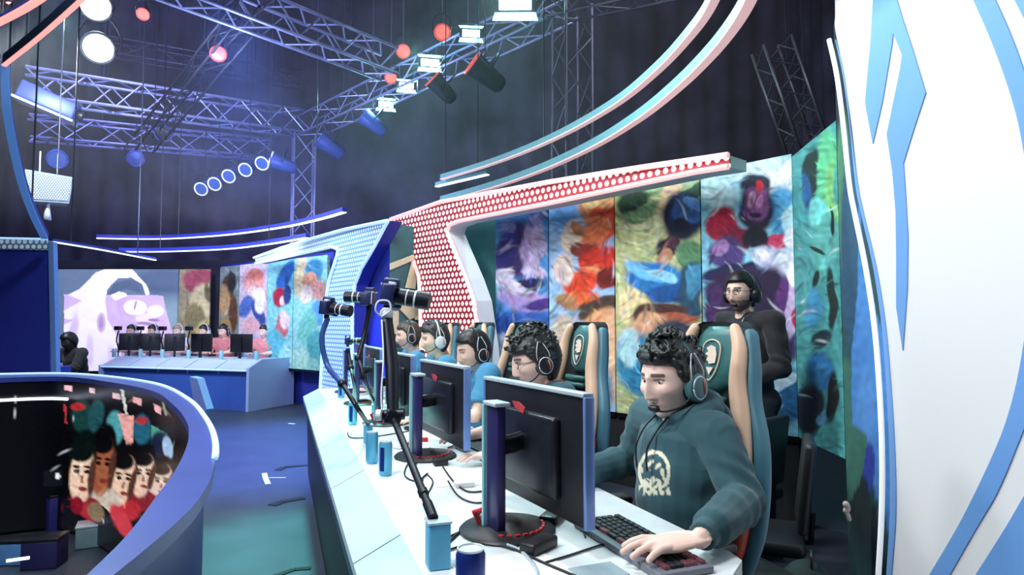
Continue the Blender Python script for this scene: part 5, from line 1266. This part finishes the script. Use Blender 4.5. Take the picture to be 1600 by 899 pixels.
def person(label, loc, rz, S):
    t = thing('person', label, 'person', loc, rz, S.get('group'))
    Mw = full(t); res = S.get('res', .006); fx = S['neck']; head = V(S['head']); hy, hp, hr = S.get('rot', (0, 0, 0))
    HM = Matrix.Translation(head) @ Euler((hr, hp, hy), 'XYZ').to_matrix().to_4x4() @ Matrix.Scale(S.get('hs', 1.), 4)
    HI = np.array(HM.inverted())
    def toH(P): return P @ HI[:3, :3].T + HI[:3, 3]
    nb = V(S['neck']); hip = V(S.get('hip', (0, 0, .55))); wd = S.get('w', 1.)
    arms = S['arms']
    # ---- body
    mb = MB(); hp_, hf = head_pts(S.get('hn', 44)); mb.add([HM @ V(p) for p in hp_], hf)
    for s in (-1, 1): mb.ball(HM @ V((-.006, s * .073, -.012)), (.019, .008, .032), HM.to_3x3().normalized(), 8)
    mb.tube([HM @ V((-.028, 0, -.045)), HM @ V((-.032, 0, -.09)), nb + V((.0, 0, .01)), nb - V((.005, 0, .05))], [.054, .052, .056, .075], 16)
    chest = nb + (hip - nb) * .28; waist = nb + (hip - nb) * .7
    mb.tube([nb - V((0, 0, .03)), nb + (hip - nb) * .12, chest, waist, hip], [.07, .14 * wd, .155 * wd, .14 * wd, .15 * wd], 18, flat=.62, up=(1, 0, 0), round_=True)
    for side, A in arms.items():
        sh, el, wr = [V(p) for p in A['j']]; F = V(A['f']).normalized(); U = V(A.get('u', (0, 0, 1))); sgn = 1 if side == 'L' else -1
        mb.tube([nb - V((0, 0, .06)), sh], [.06, .05], 12, round_=True)
        mb.tube([sh, lerp(sh, el, .5), el], [.046, .042, .036], 12, round_=True)
        mb.tube([el, lerp(el, wr, .35), wr], [.037, .036, .0255], 12, round_=True)
        U = (U - F * U.dot(F)).normalized(); Sd = F.cross(U).normalized()      # right-hand side of the hand
        if side == 'R': Sd = -Sd                                               # thumb lies towards the body's middle
        if A.get('thumb', 1) < 0: Sd = -Sd
        k = A.get('k', 1.0)
        mb.tube([wr, wr + F * .03 * k, wr + F * .065 * k, wr + F * .092 * k], [.027 * k, .036 * k, .041 * k, .038 * k], 14, flat=.38, up=U, round_=True)
        cu = A.get('curl', .5); sp_ = A.get('spread', .12)
        for i, (o, ln, an) in enumerate([(.029, .90, .9), (.0105, 1.0, .25), (-.0085, .94, -.45), (-.027, .76, -1.5)]):
            d = (F + Sd * sp_ * an + U * .10).normalized(); p0 = wr + F * (.084 - .004 * abs(i - 1)) * k + Sd * o * k + U * .002
            p1 = p0 + d * .042 * ln * k; d2 = (d - U * cu * .9).normalized(); p2 = p1 + d2 * .027 * ln * k; d3 = (d2 - U * cu * .7).normalized(); p3 = p2 + d3 * .021 * ln * k
            mb.tube([p0 - F * .02 * k, p0, p1, p2, p3], [.0088 * k, .0092 * k, .0086 * k, .0078 * k, .0068 * k], 10, round_=True)
        b = wr + F * .022 * k + Sd * .022 * k; d = (F * .62 + Sd * .72 - U * .12).normalized(); p1 = b + d * .038 * k; d2 = (F * .9 + Sd * .30 - U * .15).normalized()
        mb.tube([b - d * .01, b, p1, p1 + d2 * .028 * k, p1 + d2 * .046 * k], [.014 * k, .014 * k, .0105 * k, .0098 * k, .008 * k], 10, round_=True)
    skin = np.array(lin(S.get('skin', 'e4b9a6'))); hairc = np.array(lin(S.get('haircol', '1c1a1c')))
    def pskin(P, N):
        H = toH(P); C = np.tile(skin, (len(P), 1)); x, y, z = H.T; ay = np.abs(y); front = x > .05
        def mix(mask, col, a):
            m = (mask * a)[:, None]; return C * (1 - m) + np.array(col) * m
        g = lambda a, c, r: np.exp(-((a - c) / r) ** 2)
        C = mix(front * g(y, 0, .020) * g(z, -.0685, .0085), skin * np.array([.62, .30, .30]), .9)
        C = mix(front * g(ay, .045, .018) * g(z, -.030, .016), skin * np.array([1.0, .72, .70]), .35)
        C = mix(front * np.where((ay > .012) & (ay < .050) & (np.abs(z - (.030 - .12 * (ay - .03) * (ay > .03))) < .0050), 1., 0), hairc, .85)
        C = mix(front * np.where((ay > .016) & (ay < .047) & (np.abs(z - .0155 + 6 * (ay - .031) ** 2) < .0022), 1., 0), hairc, .8)
        if S.get('beard'): C = mix((x > .0) * np.where((z < -.045) & (z > -.13) & ((ay > .024) | (z < -.082) | (np.abs(z + .055) < .006)), 1., 0), hairc, S['beard'])
        return C
    fuse(mb, 'body', m_skin, t, S.get('bres', res), S.get('bsm', 2), paint=pskin)
    for s in (-1, 1):
        e = MB().ball(HM @ V((.0715, s * .031, .0075)), .0122 * S.get('hs', 1), n=8).build('eye', m_eye, t, smooth=True)
        MB().ball(HM @ V((.0800, s * .0300, .0070)), (.0046, .0062, .0060), HM.to_3x3().normalized(), 8).build('iris', m_iris, e, smooth=True)
    # ---- clothing
    mb = MB(); a = S.get('loose', .014); col = np.array(lin(S['top'])); col2 = np.array(lin(S.get('top2', S['top'])))
    mb.tube([nb + V((-.004, 0, .012)), nb - V((0, 0, .02)), nb + (hip - nb) * .12, chest, waist, hip - V((0, 0, .03))], [.066, .085, .150 * wd + a, .172 * wd + a, .155 * wd + a, .165 * wd + a], 22, flat=.68, up=(1, 0, 0))
    for side, A in arms.items():
        sh, el, wr = [V(p) for p in A['j']]
        mb.tube([nb - V((0, 0, .055)), lerp(nb, sh, .6) - V((0, 0, .02)), sh], [.07, .066 + a * .3, .058 + a], 14, round_=True)
        if S.get('sleeve', 'long') == 'long':
            mb.tube([sh, lerp(sh, el, .5), el], [.056 + a, .050 + a, .044 + a], 14, round_=True)
            wc = wr - (wr - el).normalized() * .012
            mb.tube([el, lerp(el, wc, .3), lerp(el, wc, .72), lerp(el, wc, .80), lerp(el, wc, .86), wc], [.045 + a, .045 + a, .038 + a, .040 + a * .8, .032 + a * .3, .0335 + a * .2], 14)
        else:
            e2 = lerp(sh, el, S.get('slen', .7)); mb.tube([sh, lerp(sh, e2, .5), e2], [.056 + a, .054 + a, .054 + a], 14)
    if S.get('hood'):
        arc = [nb + V((.075 * math.cos(q) - .015, .098 * math.sin(q), -.008 + .048 * (1 - math.cos(q)) * .5)) for q in np.linspace(.45, 2 * PI - .45, 15)]
        mb.tube(arc, [.022 + .026 * math.sin(i / 14 * PI) for i in range(15)], 12, round_=True)
        mb.ball(nb + V((-.115, 0, -.02)), (.05, .11, .075), n=10)
    def pcl(P, N):
        C = np.tile(col, (len(P), 1))
        if 'paint' in S:
            Wd = np.array(Mw); Q = P @ Wd[:3, :3].T + Wd[:3, 3]; C = S['paint'](P, N, Q, C)
        return C
    seed = S.get('seed', 1)
    def folds(P, N):
        x, y, z = P.T; amp = S.get('fold', .0035)
        d = np.sin(55 * (z + .35 * x + .2 * y) + 3.0 * np.sin(14 * y + seed) + 2.5 * np.sin(17 * x + 2 * seed)) * np.sin(11 * z + 9 * y + seed)
        for side, A in arms.items():
            el = np.array(A['j'][1]); r = np.linalg.norm(P - el, axis=1); d = d + 1.6 * np.exp(-(r / .12) ** 2) * np.sin(90 * (P[:, 0] - .6 * P[:, 2] + .3 * P[:, 1]) + 2 * np.sin(30 * P[:, 2]))
        return P + N * (amp * d)[:, None]
    top = fuse(mb, S.get('topname', 'hoodie'), m_cloth, t, res, 3, paint=pcl, shape=folds)
    if S.get('hood'):
        for s in (-1, 1):
            MB().tube(catmull([nb + V((.070, s * .035, .0)), nb + V((.115, s * .038, -.04)), nb + V((.150, s * .034, -.10)), nb + V((.150, s * .030, -.17))], 5), .0035, 6).build('drawstring', m_blk2, top, smooth=True)
    if S.get('collar'):
        arc = [nb + V((.066 * math.cos(q) + .002, .066 * math.sin(q), .016 - .022 * max(0, math.cos(q)))) for q in np.linspace(0, 2 * PI, 25)]
        MB().tube(arc, .009, 8).build('collar', mat('collar_%s' % S['collar'], S['collar'], .8), top, smooth=True)
    # ---- trousers and shoes
    if S.get('legs'):
        mb = MB(); mb.tube([hip + V((-.02, -.1, 0)), hip + V((-.02, .1, 0))], .10, 14, round_=True)
        for s, L in zip((-1, 1), S['legs']):
            a_, k_, f_ = [V(p) for p in L]
            mb.tube([a_, lerp(a_, k_, .5), k_], [.092, .082, .066], 14, round_=True); mb.tube([k_, lerp(k_, f_, .35), f_], [.064, .062, .048], 14, round_=True)
        fuse(mb, 'trousers', m_pants, t, max(res, .008), 3)
        for L in S['legs']:
            f_ = V(L[2]); m = MB(); m.tube([f_ + V((-.06, 0, -.035)), f_ + V((.03, 0, -.035)), f_ + V((.14, 0, -.05)), f_ + V((.18, 0, -.055))], [.04, .046, .04, .028], 12, flat=.8, up=(0, 0, 1), round_=True)
            o = m.build('shoe', m_shoe, t, smooth=True)
            for q in o.data.vertices: q.co.z = max(q.co.z, .001)
    # ---- hair
    style = S.get('hair', 'short'); rs = random.Random(S.get('seed', 1)); mb = MB(); th = S.get('hairvol', .010)
    base, bf = head_pts(24)
    for_ = base * (1 + th / .1); 
    hl = S.get('hairline', .062)
    keep = []
    def hair_ok(p):
        x, y, z = p
        lim = hl if x > .045 else (-.005 + (hl + .005) * max(0, (x - .01) / .035) if x > .01 else (-.02 if x > -.03 else -.075))
        return z > lim
    m2 = MB()
    for p in base:
        if hair_ok(p):
            q = V(p) * (1 + (th * .55) / .1); m2.ball(HM @ q, (.014 + th * .35) * S.get('hs', 1), n=4)
    mb.add(m2.v, m2.f)
    if style == 'curly':
        for i in range(S.get('curls', 260)):
            p = V(rs.choice(base))
            if not hair_ok(p) or p.z < .02 + rs.random() * .04: continue
            upw = max(0, p.z) / .12
            q = p * (1 + th * (1.0 + .9 * upw + rs.random() * .8) / .1) + V((rs.uniform(-.004, .010) * (1 if p.x > .02 else 0), 0, 0))
            c = HM @ q; r1 = rs.uniform(.009, .014)
            ax = V((rs.uniform(-1, 1), rs.uniform(-1, 1), rs.uniform(-1, 1))).normalized(); e1 = ax.orthogonal().normalized(); e2 = ax.cross(e1)
            mb.tube([c + (e1 * math.cos(w_) + e2 * math.sin(w_)) * r1 + ax * .004 * w_ for w_ in np.linspace(0, 5.2, 9)], [.0035, .005, .0055, .006, .006, .006, .0055, .0045, .003], 6)
    elif style == 'tuft':
        for i in range(160):
            p = V(rs.choice(base))
            if not hair_ok(p): continue
            q = HM @ (p * (1 + th * .8 / .1)); d = (HM.to_3x3() @ (V((.6, rs.uniform(-.4, .4), .5)) + p.normalized() * .8)).normalized()
            mb.tube([q, q + d * .018, q + d * .034 + V((0, 0, -.004))], [.008, .006, .002], 6)
    elif style == 'long':
        for i in range(60):
            a = rs.uniform(1.2, 5.1); p = HM @ V((.075 * math.cos(a), .078 * math.sin(a), .03)); mb.tube([p, p + V((-.01, 0, -.09)), p + V((-.015, 0, -.20))], [.014, .014, .006], 6)
    hm_ = mat('hair_%s' % S.get('haircol', '1c1a1c'), '#' + S.get('haircol', '1c1a1c'), .45, 0, .45, 60)
    fuse(mb, 'hair', hm_, t, S.get('hres', res * .8), 1)
    return t, Mw @ HM

HSG = 'headsets worn by the near team'
def headset(label, HM, m_cup, m_band, group, mic=True, vol=.016, res=1):
    loc, q, sc = HM.decompose(); t = thing('headset', label, 'headset', tuple(loc), 0, group, rot=tuple(q.to_euler()))
    R = .100 + vol
    arc = [(-.012 + .018 * math.sin(a) * 0, .092 * math.cos(a) * (1.0 + .06 * math.sin(a)), -.005 + (R + .035) * math.sin(a)) for a in np.linspace(.12, PI - .12, 19)]
    MB().tube(arc, .010, 10, flat=.7).build('headband', m_cup, t, smooth=True)
    MB().tube([(x, y * .97, z - .012) for x, y, z in arc[5:14]], .014, 10, flat=.6).build('headband_pad', m_blk2, t, smooth=True)
    for s in (-1, 1):
        m = MB(); m.tube([(-.010, s * .074, -.018), (-.010, s * .088, -.018), (-.010, s * .108, -.018), (-.010, s * .116, -.018)], [.036, .041, .040, .028], 24, flat=1.15, up=(0, 0, 1)); cup = m.build('ear_cup', m_cup, t, smooth=40)
        MB().tube([(-.010 + .031 * math.cos(a), s * .1115, -.018 + .036 * math.sin(a)) for a in np.linspace(0, 2 * PI, 21)], .0035, 6).build('cup_ring', m_band, cup, smooth=True)
        MB().tube([(-.026, s * .115, .004), (-.029, s * .117, -.018), (-.026, s * .115, -.040)], .0035, 6).build('accent_stripe', m_accent, cup, smooth=True)
        m = MB(); m.tube([(-.010, s * .068, -.018), (-.010, s * .078, -.018)], [.038, .042], 24, flat=1.15, up=(0, 0, 1)); m.build('ear_cushion', m_blk, t, smooth=40)
        for dx in (-.024, .024):
            MB().tube(catmull([(-.010 + dx * 1.1, s * .100, -.002), (-.010 + dx * 1.25, s * .106, .028), (-.010 + dx * .9, s * .100, .060), (-.012 + dx * .3, s * .092, .092)], 4), .0024, 6).build('wire_bow', m_band, cup, smooth=True)
    if mic:
        m = MB(); m.tube(catmull([(.015, .098, -.040), (.055, .085, -.070), (.098, .050, -.082), (.112, .026, -.072)], 6), .0032, 8); b = m.build('microphone_boom', m_blk2, t, smooth=True)
        MB().tube([(.110, .030, -.073), (.116, .014, -.070)], [.012, .010], 12, round_=True).build('microphone', m_blk, b, smooth=True)
    return t
def glasses(label, HM, m):
    loc, q, sc = HM.decompose(); t = thing('glasses', label, 'glasses', tuple(loc), 0, None, rot=tuple(q.to_euler()))
    for s in (-1, 1):
        P = [(.101, s * .032 + .023 * math.cos(a), .006 + .016 * math.sin(a) * (1 if abs(math.sin(a)) < .8 else .95)) for a in np.linspace(0, 2 * PI, 21)]
        MB().tube(P, .0018, 6).build('rim', m, t, smooth=True)
        MB().tube([(.100, s * .055, .010), (.05, s * .078, .010), (-.005, s * .080, .004)], .0016, 6).build('temple', m, t, smooth=True)
    MB().tube([(.101, -.009, .008), (.104, 0, .011), (.101, .009, .008)], .0016, 6).build('bridge', m, t, smooth=True)
m_accent = mat('headset_orange_accent', (196, 110, 84), .4)
m_hsteal = mat('headset_teal_black', (66, 108, 114), .35, .1)
m_wire = mat('headset_wire_pale', (214, 214, 220), .3, .4)
m_hswhite = mat('headset_white', (215, 220, 224), .4)

seat_legs = [[(.02, -.10, .52), (.42, -.13, .50), (.44, -.13, .08)], [(.02, .10, .52), (.42, .13, .50), (.40, .13, .08)]]
def emblem(P, N, Q, C):
    X, Y = project(Q); out = C.copy()
    ok = (P[:, 0] > .03) & (N[:, 0] > -.2) & (np.abs(P[:, 1]) < .16)
    cream = np.array(lin('efe6c8')); dark = C[0]
    cx, cy = 1022, 737
    U = (X - cx) / 25; W = (Y - cy) / 33; r = np.sqrt(U ** 2 + W ** 2)
    ring = (np.abs(r - .92) < .10) & (W < .75)
    scr = (r < .85) & (W > -.55) & (np.sin(U * 9 + 4 * np.sin(W * 4 + 1)) + np.sin(W * 7 + 3 * np.sin(U * 5)) > .55)
    low = (W > .35) & (W < 1.0) & (np.abs(U) < .95) & (np.sin(U * 13 + 3 * np.sin(W * 9)) + .6 * np.sin(W * 17 + U * 6) > -.25)
    base = (W > .92) & (W < 1.12) & (U > -.7) & (U < 1.1) & (np.sin(U * 16) > -.5)
    m = ok & (ring | scr | low | base); out[m] = cream
    return out
p1, H1 = person('curly-haired seated player in dark teal hoodie, nearest, hand on keyboard', dk(1.87, 1.30), AW, dict(
    neck=(.040, .03, 1.045), head=(.080, .035, 1.160), rot=(.26, .10, .0), hs=1.06, hip=(.055, .01, .56), res=.0048, bres=.0030, hres=.0036, hn=64, bsm=1,
    arms={'L': dict(j=[(.035, .205, 1.005), (.03, .325, .835), (.300, .485, .808)], f=(.97, -.16, -.08), u=(.05, 0, 1), curl=.36, spread=.24, k=1.16),
          'R': dict(j=[(.035, -.180, 1.01), (.03, -.300, .835), (.275, -.275, .800)], f=(1, .1, -.05), curl=.35, k=1.0)},
    top='2d535c', hood=True, loose=.016, fold=.0036, paint=emblem, legs=seat_legs, skin='efcabc', hair='curly', haircol='1a1f20', hairvol=.011, curls=330, hairline=.060, seed=3, group=None))
headset('dark teal headset with pale wire bows on the nearest player', H1, m_hsteal, m_wire, HSG, vol=.014)
def orange_neck(P, N, Q, C): return C
p2, H2 = person('second seated player with glasses and navy shirt behind the nearest monitor', dk(2.80, 1.23), AW, dict(
    neck=(.05, .03, 1.06), head=(.115, .03, 1.175), rot=(-.10, .24, .0), hs=1.06, hip=(-.02, 0, .56), res=.007, bres=.0038, hres=.0042, hn=52, bsm=1,
    arms={'L': dict(j=[(.06, .21, 1.02), (.14, .27, .84), (.36, .20, .80)], f=(1, -.1, -.08), curl=.4), 'R': dict(j=[(.06, -.19, 1.02), (.12, -.30, .84), (.34, -.26, .80)], f=(1, .1, -.05))},
    top='27505f', topname='shirt', collar='#c8703c', sleeve='short', legs=seat_legs, skin='efcabc', hair='curly', haircol='1e2222', hairvol=.012, curls=330, hairline=.055, seed=8))
headset('black headset on the second player with pale wire bows', H2, m_blk2, m_wire, HSG, vol=.014)
glasses('thin-rimmed dark glasses on the second player', H2, m_blk)
def jersey(P, N, Q, C):
    out = C.copy(); m = (np.abs(P[:, 1] - .04) < .035) & (P[:, 0] > 0.02) & (P[:, 2] > .93) & (P[:, 2] < 1.02) & (N[:, 0] > .3); out[m] = lin('dfe8ee')
    return out
near = [
 (3.78, 1.20, 'third player from the camera, dark hair, blue jersey, forearms on the desk', '3d87ad', '17191c', .10, 'short', .012, 'third player from the camera, black headset with white bows', (.10, .03, 1.175), (.18, .16, 0)),
 (4.72, 1.18, 'fourth player from the camera in blue jersey, mostly behind the second monitor', '3f8ab4', '2a2a2c', .02, 'tuft', .012, 'fourth player from the camera, pale headset', (.10, .02, 1.225), (.1, .1, 0)),
 (5.62, 1.14, 'farthest near-side player in light blue jersey at the desk end', '4a96c0', '4a4038', .0, 'short', .008, 'farthest near-side player, dark headset with white band', (.09, .02, 1.235), (.0, .08, 0))]
for i, (u, v, lab, c, hc, _, st, vol, hlab, hd, rot) in enumerate(near):
    p_, Hn = person(lab, dk(u, v), AW, dict(neck=(.04, .02, 1.09), head=hd, rot=rot, hip=(-.02, 0, .56), res=.009, bres=.006, hres=.007, hn=36, bsm=1,
        arms={'L': dict(j=[(.05, .20, 1.05), (.16, .30, .83), (.40, .16, .80)], f=(1, -.3, -.05), curl=.4), 'R': dict(j=[(.05, -.19, 1.05), (.14, -.28, .83), (.38, -.16, .80)], f=(1, .2, -.05))},
        top=c, topname='jersey', sleeve='short', slen=.75, paint=jersey, legs=seat_legs, skin='ecc6b0', hair=st, haircol=hc, hairvol=vol, seed=20 + i))
    headset('headset of the ' + hlab.split(',')[0] + ',' + hlab.split(',')[1], Hn, [m_blk2, m_hswhite, m_blk2][i], m_hswhite, HSG, vol=.012)

# standing man behind
mloc = at_y(1168, 505, 3.95); mloc.z = 0
pm, HMn = person('standing man with glasses and headset in black shirt before the purple banner', mloc, math.radians(205), dict(
    neck=(.02, .0, 1.40), head=(.045, .0, 1.535), rot=(.22, .04, 0), hip=(0, 0, .88), res=.008, bres=.0045, hres=.005, hn=48, bsm=1, w=1.0,
    arms={'L': dict(j=[(.0, .20, 1.36), (.02, .27, 1.09), (.20, .10, 1.00)], f=(.6, -.8, 0), u=(.6, .2, .7), curl=.7, thumb=1), 'R': dict(j=[(.0, -.20, 1.36), (.02, -.27, 1.09), (.20, -.06, 1.02)], f=(.6, .8, 0), u=(.6, -.2, .7), curl=.7)},
    top='191a1e', topname='shirt', loose=.012, legs=[[(0, -.10, .88), (.01, -.11, .48), (0, -.12, .08)], [(0, .10, .88), (.01, .11, .48), (0, .12, .08)]], skin='e6c0ac', hair='short', haircol='16161a', hairvol=.008, beard=.75, hairline=.068, seed=4))
headset('black headset on the standing man', HMn, m_blk2, m_blk, None, vol=.006)
glasses('thin glasses on the standing man', HMn, m_blk)
MB().tube(catmull([mloc + V((-.09, -.10, 1.40)), mloc + V((-.10, -.12, 1.2)), mloc + V((-.09, -.13, 1.05))], 5), .003, 6)
# small lanyard hanging from his neck
o = MB().tube(catmull([(.075, .05, 1.385), (.150, .045, 1.27), (.155, .03, 1.15), (.150, .0, 1.08)], 5), .0025, 6).build('lanyard', m_wire, pm, smooth=True)

# far team, facing us behind their desk
FA = math.atan2(-fn.y, -fn.x)
flab = ['far player in white-pink light behind the leftmost far monitor', 'far player behind the second far monitor', 'far player with white headset behind the middle far monitor', 'far player behind the wide fourth far monitor', 'far player in red and white between the two wide far monitors', 'far player in pale red jersey right of the rightmost far monitor']
for i, (px, c, hc, sk) in enumerate([(209, 'd8c8cc', '2a2224', 'd9b0a0'), (242, 'c8a8a8', '2a1c18', 'dcb09c'), (281, 'd0d0d8', '9a8a70', 'e8c4b0'), (322, '8a7060', '201a18', 'e0b8a4'), (352, 'c87878', '24201f', 'e4b8a6'), (416, 'd88888', '2a2220', 'eac4b4')]):
    v_ = 1.18; s = far_s(px, v_)
    p_, Hn = person(flab[i], fk(s, v_, 0), FA, dict(neck=(.0, 0, 1.06), head=(.03, 0, 1.19), rot=(.1 * (-1) ** i, .1, 0), hip=(-.02, 0, .55), res=.016, bres=.011, hres=.012, hn=20, bsm=1, group='players of the far team',
        arms={'L': dict(j=[(.02, .19, 1.02), (.10, .24, .84), (.22, .12, .82)], f=(1, -.2, 0)), 'R': dict(j=[(.02, -.19, 1.02), (.10, -.24, .84), (.22, -.12, .82)], f=(1, .2, 0))},
        top=c, topname='jersey', sleeve='short', skin=sk, hair='short', haircol=hc, hairvol=.008, seed=40 + i))
    headset('pale headset on the ' + flab[i], Hn, m_hswhite if i != 4 else m_blk2, m_hswhite, 'headsets of the far team', mic=False, vol=.012)
# dark crouching figure at the far left of the screen
cl_ = at_y(122, 505, 9.0); cl_.z = 0
person('dark clothed person crouching beside the ring before the lion screen', cl_, -1.9, dict(neck=(.06, 0, .98), head=(.12, 0, 1.09), rot=(0, .3, 0), hip=(-.05, 0, .50), res=.014, bres=.012, hres=.012, hn=20,
    arms={'L': dict(j=[(.06, .19, .94), (.2, .24, .74), (.40, .16, .70)], f=(1, 0, 0)), 'R': dict(j=[(.06, -.19, .94), (.2, -.24, .74), (.40, -.16, .70)], f=(1, 0, 0))},
    top='16161c', topname='jacket', legs=[[(-.05, -.1, .50), (.30, -.14, .50), (.20, -.14, .08)], [(-.05, .1, .50), (.30, .14, .50), (.20, .14, .08)]], skin='3a302e', hair='short', haircol='0e0e12'))
